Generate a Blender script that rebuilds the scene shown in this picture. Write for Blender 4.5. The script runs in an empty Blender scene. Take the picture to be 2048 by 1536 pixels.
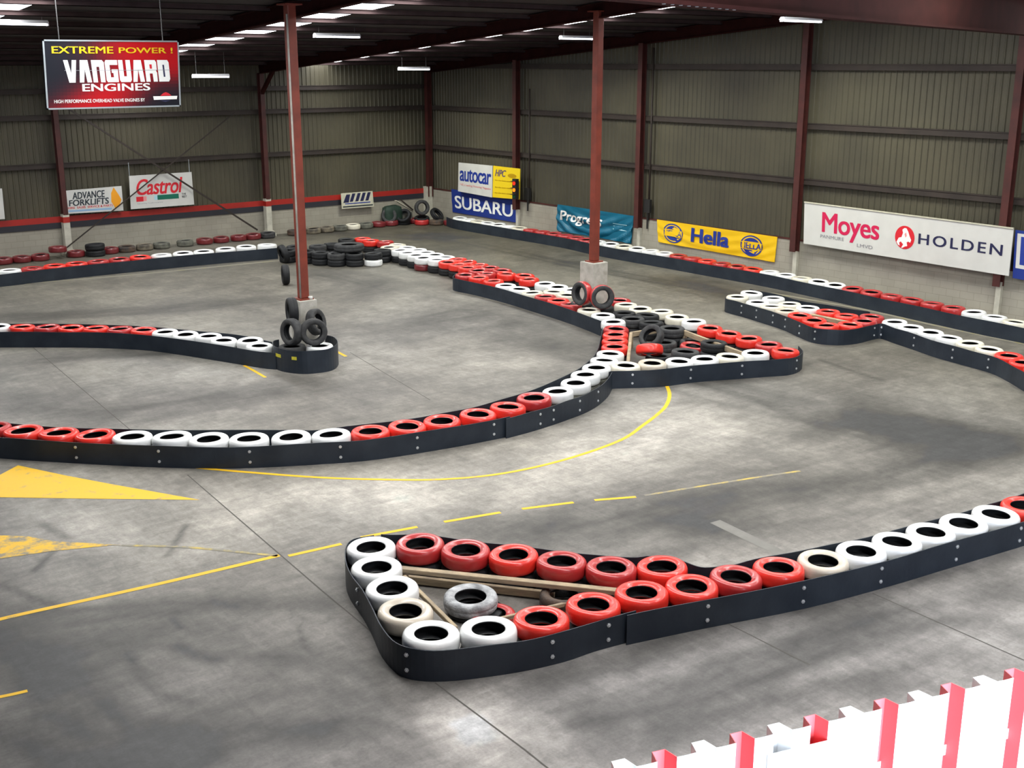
import bpy, bmesh, math, random
import numpy as np
from mathutils import Vector, Matrix
random.seed(7); rng = np.random.default_rng(5)
SC = bpy.context.scene; COL = SC.collection
PI = math.pi

# ------------------------------------------------------------------ camera, world, light, exposure
H = 6.4; FPX = 2330.0; YH = 127.0; CX = 1024.0; CY = 768.0; VL = -905.0
PITCH = math.atan((CY-YH)/FPX)
HEAD = PI/2 - math.atan((CX-VL)/FPX*math.cos(PITCH))      # heading, measured from +X towards +Y
FW = np.array([math.cos(HEAD)*math.cos(PITCH), math.sin(HEAD)*math.cos(PITCH), -math.sin(PITCH)])
RT = np.array([math.sin(HEAD), -math.cos(HEAD), 0.0]); UP = np.cross(RT, FW)
EYE = np.array([0.0, 0.0, H])
cam = bpy.data.objects.new('camera', bpy.data.cameras.new('camera')); COL.objects.link(cam)
cam.data.sensor_width = 36.0; cam.data.lens = FPX/2048*36.0; cam.data.clip_end = 200
M = Matrix((RT, UP, -FW)).transposed().to_4x4(); M.translation = Vector(EYE); cam.matrix_world = M
SC.camera = cam
SC.view_settings.view_transform = 'Standard'; SC.view_settings.look = 'None'
SC.view_settings.exposure = -0.14; SC.view_settings.gamma = 1.0
try: SC.view_settings.use_curve_mapping = False
except Exception: pass
W = bpy.data.worlds.new('world'); SC.world = W; W.use_nodes = True
W.node_tree.nodes['Background'].inputs[0].default_value = (0.62, 0.72, 1.0, 1)
W.node_tree.nodes['Background'].inputs[1].default_value = 0.10

WX, WY = 28.343, 41.117                # inner faces of the gable wall (x) and of the eaves wall (y)
def roof_z(y, off=0.0): return 6.07 + 0.0785*(WY-0.35-y) + off
SKY_X = (7.6, 15.3, 23.2); SKY_W = 1.0
def area_light(name, loc, target, sx, sy, radiance, color, spread=PI):
    d = bpy.data.lights.new(name, 'AREA'); d.shape = 'RECTANGLE'; d.size = sx; d.size_y = sy
    d.energy = radiance*PI*sx*sy; d.color = color; d.spread = spread
    o = bpy.data.objects.new(name, d); COL.objects.link(o); o.location = loc
    o.rotation_euler = (Vector(target)-Vector(loc)).to_track_quat('-Z', 'Y').to_euler(); return o
SLOPE = math.atan(0.0785)
for i, sx in enumerate(SKY_X):          # daylight that falls in through the translucent roof sheets (set weaker towards the eaves and the gable)
    for y0, y1, rad in ((-2.0, 16.0, 18.5), (16.0, 28.0, 14.0), (28.0, 40.6, 7.5)):
        ym = (y0+y1)/2; rad *= (1.06, 1.06, 0.62)[i]
        L = area_light('skylight_daylight', (sx, ym, roof_z(ym, 0.352)), (sx, ym, 0), SKY_W-0.1, (y1-y0)/math.cos(SLOPE), rad, (1.0, 0.985, 0.95))
        L.rotation_euler = (-SLOPE, 0, 0)
# added daylight fill behind the viewing platform, no opening there; brightens fence and belts
area_light('added_daylight_fill', (5.2, -1.2, 2.3), (6.6, 6.0, 1.8), 6.0, 3.6, 22.0, (0.72, 0.83, 1.0))

# ------------------------------------------------------------------ pixel rays of the photograph -> world
def ray(x, y): return FW + RT*(x-CX)/FPX - UP*(y-CY)/FPX
def g(x, y, z=0.0):
    d = ray(x, y); return EYE + d*(z-H)/d[2]
def onX(x, y, X): d = ray(x, y); return EYE + d*X/d[0]
def onY(x, y, Y): d = ray(x, y); return EYE + d*Y/d[1]

# ------------------------------------------------------------------ materials
MAT = {}
def mat(name, col, rough=0.6, metal=0.0, spec=0.5, noise=0.0, nscale=6.0, bump=0.0, bscale=40.0, emit=0.0, coat=0.0, col2=None, stretch=(1, 1, 1), dirt=None):
    if name in MAT: return MAT[name]
    m = bpy.data.materials.new(name); m.use_nodes = True; nt = m.node_tree; b = nt.nodes['Principled BSDF']
    b.inputs['Base Color'].default_value = (*col, 1); b.inputs['Roughness'].default_value = rough
    b.inputs['Metallic'].default_value = metal; b.inputs['Specular IOR Level'].default_value = spec
    if coat: b.inputs['Coat Weight'].default_value = coat; b.inputs['Coat Roughness'].default_value = 0.12
    tc = nt.nodes.new('ShaderNodeTexCoord'); mp = nt.nodes.new('ShaderNodeMapping'); mp.inputs['Scale'].default_value = stretch
    nt.links.new(tc.outputs['Object'], mp.inputs['Vector'])
    if noise or col2:
        n = nt.nodes.new('ShaderNodeTexNoise'); n.inputs['Scale'].default_value = nscale; n.inputs['Detail'].default_value = 5
        nt.links.new(mp.outputs[0], n.inputs['Vector'])
        r = nt.nodes.new('ShaderNodeMapRange'); r.inputs[1].default_value = 0.35; r.inputs[2].default_value = 0.68
        nt.links.new(n.outputs['Fac'], r.inputs[0])
        x = nt.nodes.new('ShaderNodeMix'); x.data_type = 'RGBA'
        c2 = col2 or tuple(c*(1-noise) for c in col)
        x.inputs[6].default_value = (*col, 1); x.inputs[7].default_value = (*c2, 1)
        nt.links.new(r.outputs[0], x.inputs[0]); nt.links.new(x.outputs[2], b.inputs['Base Color'])
    if bump:
        n2 = nt.nodes.new('ShaderNodeTexNoise'); n2.inputs['Scale'].default_value = bscale; n2.inputs['Detail'].default_value = 4
        nt.links.new(mp.outputs[0], n2.inputs['Vector'])
        bp = nt.nodes.new('ShaderNodeBump'); bp.inputs['Strength'].default_value = bump; bp.inputs['Distance'].default_value = 0.02
        nt.links.new(n2.outputs['Fac'], bp.inputs['Height']); nt.links.new(bp.outputs[0], b.inputs['Normal'])
    if emit:
        b.inputs['Emission Color'].default_value = (*col, 1); b.inputs['Emission Strength'].default_value = emit
    MAT[name] = m; return m

def paint(name, col, **k): return mat(name, col, rough=0.34, spec=0.5, noise=0.10, nscale=7, bump=0.12, bscale=22, coat=0.4, **k)
paint('tyre_red', (0.80, 0.035, 0.022)); paint('tyre_dull_red', (0.46, 0.028, 0.028)); paint('tyre_maroon', (0.17, 0.018, 0.022))
paint('tyre_white', (0.86, 0.87, 0.86)); paint('tyre_cream', (0.74, 0.70, 0.58)); paint('tyre_beige', (0.60, 0.53, 0.43))
mat('rubber', (0.013, 0.014, 0.016), rough=0.6, spec=.35, noise=0.3, bump=0.3, bscale=50)
mat('rubber_worn', (0.030, 0.031, 0.033), rough=0.75, spec=.35, col2=(0.055, 0.055, 0.055), nscale=9, bump=0.3)
mat('rubber_scuffed', (0.19, 0.195, 0.20), rough=0.8, col2=(0.50, 0.51, 0.52), nscale=8, bump=0.4)
mat('rubber_brown', (0.10, 0.062, 0.04), rough=0.8, col2=(0.045, 0.04, 0.038), nscale=6, bump=0.3)
mat('rubber_tan', (0.20, 0.17, 0.12), rough=0.8, col2=(0.07, 0.06, 0.05), nscale=6, bump=0.3)
mat('rubber_olive', (0.15, 0.15, 0.12), rough=0.8, col2=(0.07, 0.07, 0.06), nscale=6, bump=0.3)
mat("belt_rubber", (0.013, 0.019, 0.029), rough=0.46, spec=0.36, col2=(0.024, 0.032, 0.044), nscale=2.2, bump=0.12, bscale=14)
mat('galvanised', (0.62, 0.64, 0.66), rough=0.35, metal=0.6)
mat('timber', (0.42, 0.33, 0.21), rough=0.8, col2=(0.24, 0.19, 0.13), nscale=4, stretch=(1, 1, 8), bump=0.2)
mat('red_steel', (0.22, 0.040, 0.022), rough=0.5, noise=0.35, nscale=3)
mat('frame_steel', (0.034, 0.008, 0.007), rough=0.9, spec=0.12, noise=0.3, nscale=3)
mat('dark_red_steel', (0.068, 0.013, 0.010), rough=0.6, noise=0.4, nscale=3)
mat('purlin_steel', (0.058, 0.038, 0.038), rough=0.85, spec=0.15, noise=0.3, nscale=3)
mat('girt_steel', (0.032, 0.022, 0.017), rough=0.7, noise=0.4, nscale=2)
mat('wall_sheet', (0.085, 0.077, 0.050), rough=0.5, spec=.35, col2=(0.058, 0.053, 0.037), nscale=0.55, metal=0.0)
mat('roof_sheet', (0.020, 0.014, 0.014), rough=0.8)
mat('plinth_paint', (0.50, 0.48, 0.43), rough=0.85, col2=(0.34, 0.325, 0.28), nscale=5, bump=0.3)
mat('pilaster_paint', (0.52, 0.50, 0.42), rough=0.8, noise=0.2)
mat('band_red', (0.36, 0.016, 0.010), rough=0.5, noise=0.2, nscale=2); mat('band_black', (0.018, 0.018, 0.026), rough=0.6)
mat('sheet_white', (0.88, 0.88, 0.87), rough=0.45); mat('sheet_red', (0.88, 0.15, 0.16), rough=0.45)
mat("board_white", (0.60, 0.60, 0.57), rough=0.5, noise=0.08, nscale=2); mat('board_yellow', (0.78, 0.56, 0.01), rough=0.5)
mat('banner_yellow', (0.80, 0.50, 0.006), rough=0.45); mat('banner_blue', (0.008, 0.030, 0.22), rough=0.5); mat('banner_teal', (0.0, 0.115, 0.20), rough=0.45)
mat('ink_blue', (0.012, 0.035, 0.26), rough=0.5); mat('ink_red', (0.62, 0.012, 0.025), rough=0.5); mat('ink_crimson', (0.56, 0.008, 0.07), rough=0.5)
mat('ink_navy', (0.012, 0.014, 0.06), rough=0.5); mat('ink_black', (0.02, 0.03, 0.04), rough=0.5); mat('ink_green', (0.0, 0.13, 0.08), rough=0.5)
mat('ink_grey', (0.25, 0.25, 0.27), rough=0.5); mat('ink_white', (0.82, 0.83, 0.80), rough=0.5); mat('ink_yellow', (0.75, 0.50, 0.0), rough=0.5)
mat('ink_orange', (0.80, 0.33, 0.01), rough=0.5); mat('ink_pink', (0.75, 0.28, 0.28), rough=0.5); mat('ink_lightblue', (0.25, 0.42, 0.62), rough=0.5)
mat('ink_ochre', (0.45, 0.26, 0.0), rough=0.5); mat('ink_violet', (0.13, 0.09, 0.13), rough=0.5); mat('ink_paleteal', (0.35, 0.60, 0.68), rough=0.5)
mat('board_cream', (0.58, 0.56, 0.44), rough=0.6, noise=0.2); mat('frame_grey', (0.36, 0.40, 0.42), rough=0.4, metal=0.3)
mat('lamp_body', (0.80, 0.80, 0.82), rough=0.4); mat('wire', (0.12, 0.12, 0.12), rough=0.5, metal=0.5)
mat('tube_glow', (0.86, 0.90, 1.0), emit=7.0); mat('skylight_sheet', (0.86, 0.88, 0.92), rough=0.5, emit=11.0)
mat('signal_black', (0.015, 0.015, 0.015), rough=0.5); mat('signal_red', (0.9, 0.03, 0.01), emit=1.2); mat('signal_amber', (1.0, 0.25, 0.01), emit=1.4); mat('signal_green', (0.0, 0.10, 0.05), rough=0.3)
mat('tarp', (0.012, 0.035, 0.022), rough=0.7, noise=0.4, bump=0.4, bscale=6)
mat('worn_yellow_spot', (0.60, 0.55, 0.04), rough=0.7, noise=0.3)

def attr_material(name, attr, rough, detail):
    m = bpy.data.materials.new(name); m.use_nodes = True; nt = m.node_tree; b = nt.nodes['Principled BSDF']
    b.inputs['Roughness'].default_value = rough
    b.inputs['Specular IOR Level'].default_value = 0.12 if not detail else 0.4
    a = nt.nodes.new('ShaderNodeAttribute'); a.attribute_name = attr
    if detail:
        tc = nt.nodes.new('ShaderNodeTexCoord')
        prev = a.outputs['Color']
        for sc, st, lo, hi, rot in ((1.1, (1, 1, 1), 0.82, 1.17, 0), (6.0, (1, 1, 1), 0.80, 1.17, 0), (2.2, (0.35, 4.0, 1), 0.86, 1.09, 0.5), (2.6, (4.0, 0.5, 1), 0.88, 1.08, 0.2), (30.0, (1, 1, 1), 0.86, 1.12, 0)):
            mp = nt.nodes.new('ShaderNodeMapping'); mp.inputs['Scale'].default_value = st; mp.inputs['Rotation'].default_value = (0, 0, rot)
            nt.links.new(tc.outputs['Object'], mp.inputs['Vector'])
            n = nt.nodes.new('ShaderNodeTexNoise'); n.inputs['Scale'].default_value = sc; n.inputs['Detail'].default_value = 6; n.inputs['Roughness'].default_value = 0.62
            n.inputs['Distortion'].default_value = 0.5
            nt.links.new(mp.outputs[0], n.inputs['Vector'])
            r = nt.nodes.new('ShaderNodeMapRange'); r.inputs[1].default_value = 0.32; r.inputs[2].default_value = 0.68; r.inputs[3].default_value = lo; r.inputs[4].default_value = hi
            nt.links.new(n.outputs['Fac'], r.inputs[0])
            x = nt.nodes.new('ShaderNodeVectorMath'); x.operation = 'SCALE'
            nt.links.new(prev, x.inputs[0]); nt.links.new(r.outputs[0], x.inputs['Scale']); prev = x.outputs[0]
        nt.links.new(prev, b.inputs['Base Color'])
    else: nt.links.new(a.outputs['Color'], b.inputs['Base Color'])
    MAT[name] = m; return m
attr_material('floor_concrete', 'albedo', 0.55, True); attr_material('printed_board', 'albedo', 0.8, False)

def block_material():
    m = bpy.data.materials.new('painted_blockwork'); m.use_nodes = True; nt = m.node_tree; b = nt.nodes['Principled BSDF']
    b.inputs['Roughness'].default_value = 0.8
    tc = nt.nodes.new('ShaderNodeTexCoord'); sp = nt.nodes.new('ShaderNodeSeparateXYZ'); cb = nt.nodes.new('ShaderNodeCombineXYZ')
    ad = nt.nodes.new('ShaderNodeMath'); ad.operation = 'ADD'
    nt.links.new(tc.outputs['Object'], sp.inputs[0]); nt.links.new(sp.outputs[0], ad.inputs[0]); nt.links.new(sp.outputs[1], ad.inputs[1])
    nt.links.new(ad.outputs[0], cb.inputs[0]); nt.links.new(sp.outputs[2], cb.inputs[1])
    br = nt.nodes.new('ShaderNodeTexBrick'); br.inputs['Scale'].default_value = 1.0
    br.inputs['Brick Width'].default_value = 0.4; br.inputs['Row Height'].default_value = 0.2; br.inputs['Mortar Size'].default_value = 0.006
    br.inputs['Color1'].default_value = (0.345, 0.322, 0.265, 1); br.inputs['Color2'].default_value = (0.315, 0.293, 0.242, 1); br.inputs['Mortar'].default_value = (0.25, 0.232, 0.19, 1)
    nt.links.new(cb.outputs[0], br.inputs['Vector'])
    n = nt.nodes.new('ShaderNodeTexNoise'); n.inputs['Scale'].default_value = 0.9; n.inputs['Detail'].default_value = 6; nt.links.new(tc.outputs['Object'], n.inputs['Vector'])
    r = nt.nodes.new('ShaderNodeMapRange'); r.inputs[1].default_value = .3; r.inputs[2].default_value = .7; r.inputs[3].default_value = .82; r.inputs[4].default_value = 1.06
    nt.links.new(n.outputs['Fac'], r.inputs[0])
    x = nt.nodes.new('ShaderNodeVectorMath'); x.operation = 'SCALE'; nt.links.new(br.outputs['Color'], x.inputs[0]); nt.links.new(r.outputs[0], x.inputs['Scale'])
    nt.links.new(x.outputs[0], b.inputs['Base Color']); MAT['blockwork'] = m
block_material()

def worn_paint(name, col, amount):
    m = bpy.data.materials.new(name); m.use_nodes = True; nt = m.node_tree; b = nt.nodes['Principled BSDF']; b.inputs['Roughness'].default_value = 0.6
    tc = nt.nodes.new('ShaderNodeTexCoord'); n = nt.nodes.new('ShaderNodeTexNoise'); n.inputs['Scale'].default_value = 3.5; n.inputs['Detail'].default_value = 8; n.inputs['Roughness'].default_value = 0.7
    nt.links.new(tc.outputs['Object'], n.inputs['Vector'])
    r = nt.nodes.new('ShaderNodeMapRange'); r.inputs[1].default_value = 0.62-amount*0.3; r.inputs[2].default_value = 0.78-amount*0.3
    nt.links.new(n.outputs['Fac'], r.inputs[0])
    x = nt.nodes.new('ShaderNodeMix'); x.data_type = 'RGBA'; x.inputs[6].default_value = (*col, 1); x.inputs[7].default_value = (0.22, 0.205, 0.16, 1)
    nt.links.new(r.outputs[0], x.inputs[0]); nt.links.new(x.outputs[2], b.inputs['Base Color']); MAT[name] = m
worn_paint('line_yellow', (0.76, 0.45, 0.008), 0.15); worn_paint('line_worn', (0.48, 0.36, 0.08), 0.75); worn_paint('line_faint', (0.25, 0.22, 0.08), 1.0)
worn_paint('arrow_worn', (0.76, 0.45, 0.008), 0.62)
mat('joint_dark', (0.085, 0.08, 0.07), rough=0.9); mat('skid_black', (0.06, 0.065, 0.065), rough=0.7, col2=(0.20, 0.20, 0.19), nscale=3)
mat('patch_pale', (0.185, 0.178, 0.16), rough=0.7, noise=0.15)

# ------------------------------------------------------------------ object helpers
def link(name, me, m=None, parent=None, loc=None, rot=None):
    o = bpy.data.objects.new(name, me); COL.objects.link(o)
    if m is not None and me is not None and not me.materials:
        for q in (m if isinstance(m, (list, tuple)) else [m]): me.materials.append(MAT[q])
    if parent: o.parent = parent
    if loc is not None: o.location = loc
    if rot is not None: o.rotation_euler = rot
    return o
def tag(o, label=None, cat=None, group=None, kind=None):
    if label: o['label'] = label
    if cat: o['category'] = cat
    if group: o['group'] = group
    if kind: o['kind'] = kind
    return o
def empty(name, loc=(0, 0, 0), rz=0.0):
    o = bpy.data.objects.new(name, None); COL.objects.link(o); o.location = loc; o.rotation_euler = (0, 0, rz); o.empty_display_size = 0.2; return o
class MB:
    def __init__(s): s.v = []; s.f = []; s.mi = []
    def quad(s, a, b, c, d, mi=0):
        n = len(s.v); s.v += [tuple(a), tuple(b), tuple(c), tuple(d)]; s.f.append((n, n+1, n+2, n+3)); s.mi.append(mi)
    def poly(s, pts, mi=0):
        n = len(s.v); s.v += [tuple(p) for p in pts]; s.f.append(tuple(range(n, n+len(pts)))); s.mi.append(mi)
    def hexa(s, p, mi=0):     # 8 corners: 0-3 bottom loop, 4-7 top loop
        n = len(s.v); s.v += [tuple(q) for q in p]
        for f in ((0, 3, 2, 1), (4, 5, 6, 7), (0, 1, 5, 4), (1, 2, 6, 5), (2, 3, 7, 6), (3, 0, 4, 7)):
            s.f.append(tuple(n+i for i in f)); s.mi.append(mi)
    def box(s, lo, hi, mi=0):
        x0, y0, z0 = lo; x1, y1, z1 = hi
        s.hexa([(x0, y0, z0), (x1, y0, z0), (x1, y1, z0), (x0, y1, z0), (x0, y0, z1), (x1, y0, z1), (x1, y1, z1), (x0, y1, z1)], mi)
    def bar(s, a, b, w, h, up=(0, 0, 1), mi=0):
        a = Vector(a); b = Vector(b); d = (b-a).normalized(); u = Vector(up); r = d.cross(u)
        if r.length < 1e-4: r = d.cross(Vector((1, 0, 0)))
        r.normalize(); u = r.cross(d).normalized(); r *= w/2; u *= h/2
        s.hexa([a-r-u, a+r-u, b+r-u, b-r-u, a-r+u, a+r+u, b+r+u, b-r+u], mi)
    def tube(s, pts, r, seg=8, mi=0, cap=True):
        pts = [Vector(p) for p in pts]; rings = []
        for i, p in enumerate(pts):
            d = (pts[min(i+1, len(pts)-1)]-pts[max(i-1, 0)]).normalized()
            a = d.cross(Vector((0, 0, 1)));
            if a.length < 1e-3: a = Vector((1, 0, 0))
            a.normalize(); b = d.cross(a).normalized(); n = len(s.v)
            for k in range(seg):
                t = 2*PI*k/seg; s.v.append(tuple(p+a*math.cos(t)*r+b*math.sin(t)*r))
            rings.append(n)
        for i in range(len(rings)-1):
            for k in range(seg):
                s.f.append((rings[i]+k, rings[i]+(k+1) % seg, rings[i+1]+(k+1) % seg, rings[i+1]+k)); s.mi.append(mi)
        if cap:
            s.f.append(tuple(rings[0]+k for k in range(seg))); s.mi.append(mi)
            s.f.append(tuple(rings[-1]+k for k in reversed(range(seg)))); s.mi.append(mi)
    def mesh(s, name, smooth=False):
        me = bpy.data.meshes.new(name); me.from_pydata(s.v, [], s.f); me.polygons.foreach_set('material_index', s.mi)
        bm = bmesh.new(); bm.from_mesh(me); bmesh.ops.recalc_face_normals(bm, faces=bm.faces); bm.to_mesh(me); bm.free()
        if smooth: me.polygons.foreach_set('use_smooth', [True]*len(me.polygons))
        me.update(); return me
    def build(s, name, m, parent=None, smooth=False, loc=None, rot=None): return link(name, s.mesh(name, smooth), m, parent, loc, rot)
def struct(name, mb, m, label=None, parent=None):
    o = mb.build(name, m, parent); o['kind'] = 'structure'
    if label: o['label'] = label
    return o

# ------------------------------------------------------------------ floor with its stains
FX0, FX1, FY0, FY1, STEP = -3.0, WX+0.1, -3.0, WY+0.1, 0.075
nx = int((FX1-FX0)/STEP)+1; ny = int((FY1-FY0)/STEP)+1
xs = np.linspace(FX0, FX1, nx); ys = np.linspace(FY0, FY1, ny); GX, GY = np.meshgrid(xs, ys)
def vnoise(scale, seed, ax=1.0, ay=1.0, ang=0.0):
    r = np.random.default_rng(seed); T = r.random((64, 64))
    c, s_ = math.cos(ang), math.sin(ang); u = (GX*c+GY*s_)*scale*ax; v = (-GX*s_+GY*c)*scale*ay
    iu = np.floor(u).astype(int); iv = np.floor(v).astype(int); fu = u-iu; fv = v-iv; fu = fu*fu*(3-2*fu); fv = fv*fv*(3-2*fv)
    t = lambda a, b: T[a % 64, b % 64]
    return (t(iu, iv)*(1-fu)+t(iu+1, iv)*fu)*(1-fv)+(t(iu, iv+1)*(1-fu)+t(iu+1, iv+1)*fu)*fv
def fbm(scale, seed, **k): return sum(vnoise(scale*2**i, seed+i, **k)*0.5**i for i in range(4))/1.875
def seg_dist(pts, px=None, py=None):
    X = GX if px is None else px; Yv = GY if py is None else py
    D = np.full(X.shape, 1e9)
    for (ax, ay), (bx, by) in zip(pts, pts[1:]):
        dx, dy = bx-ax, by-ay; L = dx*dx+dy*dy+1e-9
        t = np.clip(((X-ax)*dx+(Yv-ay)*dy)/L, 0, 1); D = np.minimum(D, np.hypot(X-ax-t*dx, Yv-ay-t*dy))
    return D
def smooth_path(pts, n=8, closed=False):
    P = [np.array(p, float) for p in pts]; out = []; m = len(P)
    R = range(m) if closed else range(m-1)
    for i in R:
        p0 = P[(i-1) % m] if (closed or i > 0) else P[0]; p1 = P[i]; p2 = P[(i+1) % m]; p3 = P[(i+2) % m] if (closed or i+2 < m) else P[-1]
        for k in range(n):
            t = k/n; out.append(0.5*((2*p1)+(-p0+p2)*t+(2*p0-5*p1+4*p2-p3)*t*t+(-p0+3*p1-3*p2+p3)*t**3))
    if not closed: out.append(P[-1])
    return out
n1 = fbm(0.35, 11); n2 = fbm(0.9, 31, ax=0.5, ay=1.6, ang=0.5); n3 = fbm(2.2, 51)
base = np.ones(GX.shape)*0.174*(0.54+0.92*n1)*(0.68+0.64*n3)
brown = np.clip((GY-23)/14, 0, 1)*0.55 + np.clip((GX-18)/6, 0, 1)*0.42  # browner far lanes; gable side also darkened in the albedo against the lamp light
warp = (fbm(0.5, 77)-0.5)*1.6
# rubbered-in racing line (negative) and pale, scrubbed concrete (positive): pixels of the photo, half width in metres, strength
def px_(pts): return [g(x, y)[:2] for x, y in pts]
STROKES = [
 ([(1180, 700), (1560, 790), (1800, 850), (1930, 880)], 1.3, -.22), ([(1700, 850), (1930, 885)], .9, -.38), ([(1740, 830), (1960, 870)], .45, -.22),
 ([(1960, 880), (1750, 960), (1450, 1000), (1180, 1050), (1000, 1070)], .8, -.30), ([(1300, 1030), (1520, 1060)], .5, -.25),
 ([(560, 780), (430, 800), (200, 830), (0, 800)], .9, -.22), ([(820, 660), (980, 640), (1100, 680)], 1.3, -.22), ([(860, 640), (990, 610)], .7, -.20),
 ([(620, 540), (760, 570), (660, 600)], 1.0, -.22), ([(30, 720), (400, 700), (560, 690)], .6, -.10), ([(0, 635), (300, 620), (520, 600)], .7, -.22),
 ([(0, 1290), (150, 1370), (230, 1440), (420, 1536)], .6, -.38), ([(230, 1290), (700, 1340), (1000, 1400)], .7, -.22), ([(200, 1536), (500, 1450), (800, 1480)], .5, -.25),
 ([(1200, 1430), (1500, 1330), (1800, 1230), (2048, 1180)], .45, -.32), ([(1250, 1480), (1600, 1390), (1900, 1330)], .35, -.25), ([(0, 1240), (400, 1200), (650, 1200)], .5, -.16),
 ([(1100, 1380), (1500, 1250), (2000, 1130)], .3, -.22), ([(0, 1500), (300, 1536)], .6, -.25),
 ([(1350, 560), (1500, 600)], .8, -.16), ([(880, 470), (1200, 540), (1480, 590), (2048, 700)], .8, -.10), ([(300, 470), (700, 465), (880, 480)], .8, -.10),
 ([(620, 960), (900, 980), (1150, 930), (1320, 850)], 1.0, .25), ([(1350, 800), (1600, 760)], .9, .14), ([(400, 1010), (800, 1010)], .7, .20), ([(170, 1050), (330, 1120), (500, 1060)], .6, .22),
 ([(1500, 830), (1300, 900)], .7, .15), ([(900, 1420), (1050, 1460), (960, 1500)], .35, .38), ([(800, 1470), (950, 1450)], .25, .30), ([(1450, 1230), (1580, 1240)], .3, .28),
 ([(1650, 1160), (1900, 1200), (2048, 1230)], .45, .22), ([(180, 740), (480, 740), (900, 720)], .9, .14), ([(700, 600), (880, 700)], 1.2, .06), ([(900, 760), (1050, 720)], .8, .16),
 ([(100, 590), (350, 580)], .8, .12), ([(640, 800), (880, 790)], .5, .10), ([(960, 1440), (1000, 1380)], .3, .25), ([(60, 1180), (300, 1180)], .4, .16),
 ([(1750, 980), (2000, 940)], .6, .12), ([(1150, 1130), (1500, 1060)], .4, -.12)]
for pts, w, s_ in STROKES:
    P = [g(*p)[:2] for p in pts]; P = smooth_path(P, 6)
    D = seg_dist(P, GX+warp*0.5*w, GY-warp*0.4*w)
    base *= 1+s_*np.exp(-(D/w)**2)*(0.35+1.3*n2)*(1.95 if s_ < 0 else 2.3)
rs = random.Random(3)
for pts, w, s_ in STROKES:
    if s_ > 0: continue
    P = np.array([g(*p)[:2] for p in pts])
    for q in range(9):
        o_ = np.array([rs.gauss(0, w*.6), rs.gauss(0, w*.6)]); k0 = rs.uniform(0, .3); k1 = rs.uniform(.6, 1.0)
        Q = smooth_path(P+o_+np.array([[rs.gauss(0, w*.25), rs.gauss(0, w*.25)] for _ in P]), 6); Q = Q[int(len(Q)*k0):max(int(len(Q)*k0)+2, int(len(Q)*k1))]
        D = seg_dist(Q); ww = rs.uniform(.06, .16); base *= 1+rs.choice((-.20, -.14, -.24, .10))*np.exp(-(D/ww)**2)*(.4+n3)
SCUFFS = [([(68, 1142), (110, 1100)], .06, -.5), ([(335, 1112), (372, 1050)], .05, -.4), ([(0, 1170), (120, 1215)], .08, -.35), ([(90, 1050), (130, 1075)], .10, -.4), ([(420, 1200), (470, 1215)], .05, -.3), ([(1640, 720), (1760, 760)], .08, -.3),
 ([(214, 1405), (240, 1440), (300, 1480), (450, 1520)], .07, -.5), ([(347, 1236), (359, 1256)], .06, -.5), ([(355, 1292), (390, 1310), (436, 1321)], .08, -.55), ([(60, 1290), (90, 1320), (150, 1345)], .14, -.35), ([(508, 1454), (580, 1455), (645, 1462)], .24, -.45),
 ([(-20, 1465), (48, 1486), (120, 1530)], .20, -.45), ([(258, 1309), (307, 1381), (387, 1405)], .08, -.4), ([(597, 1252), (610, 1290), (637, 1309)], .035, -.4), ([(72, 1430), (130, 1440), (185, 1470)], .10, -.35), ([(0, 1430), (200, 1340), (330, 1250)], .12, -.22),
 ([(420, 1420), (620, 1380), (760, 1400)], .12, -.25), ([(450, 1500), (700, 1440), (820, 1470)], .1, -.3), ([(1150, 1450), (1350, 1410), (1560, 1350)], .10, -.35), ([(1480, 1365), (1560, 1345), (1700, 1290)], .12, -.4), ([(1750, 1270), (1900, 1240)], .12, -.3),
 ([(240, 1420), (330, 1440)], .30, .28), ([(330, 1310), (420, 1350)], .22, .2), ([(1580, 1370), (1660, 1390)], .22, .25), ([(1010, 1470), (940, 1480)], .12, .3)]
for pts, w, s_ in SCUFFS:
    D = seg_dist(smooth_path(px_(pts), 6)); base *= np.clip(1+s_*np.exp(-(D/w)**2)*(.8+1.2*n3), .3, 2)
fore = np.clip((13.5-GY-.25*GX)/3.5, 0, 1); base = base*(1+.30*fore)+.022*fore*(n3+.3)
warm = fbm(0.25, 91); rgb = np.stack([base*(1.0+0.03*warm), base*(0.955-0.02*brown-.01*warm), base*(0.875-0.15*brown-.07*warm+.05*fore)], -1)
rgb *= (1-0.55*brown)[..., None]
rgb = np.clip(rgb, 0.045, 0.45)
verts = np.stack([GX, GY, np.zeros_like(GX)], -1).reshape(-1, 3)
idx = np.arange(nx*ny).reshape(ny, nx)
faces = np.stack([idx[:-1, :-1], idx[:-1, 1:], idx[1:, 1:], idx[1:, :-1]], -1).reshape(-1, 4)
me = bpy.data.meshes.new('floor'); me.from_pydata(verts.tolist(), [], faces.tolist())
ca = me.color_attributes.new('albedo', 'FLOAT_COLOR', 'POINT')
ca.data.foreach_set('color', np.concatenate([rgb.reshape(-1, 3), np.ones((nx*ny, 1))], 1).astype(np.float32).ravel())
floor = link('floor', me, 'floor_concrete'); tag(floor, 'worn grey concrete track floor with tyre rubber stains', kind='structure')

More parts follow.
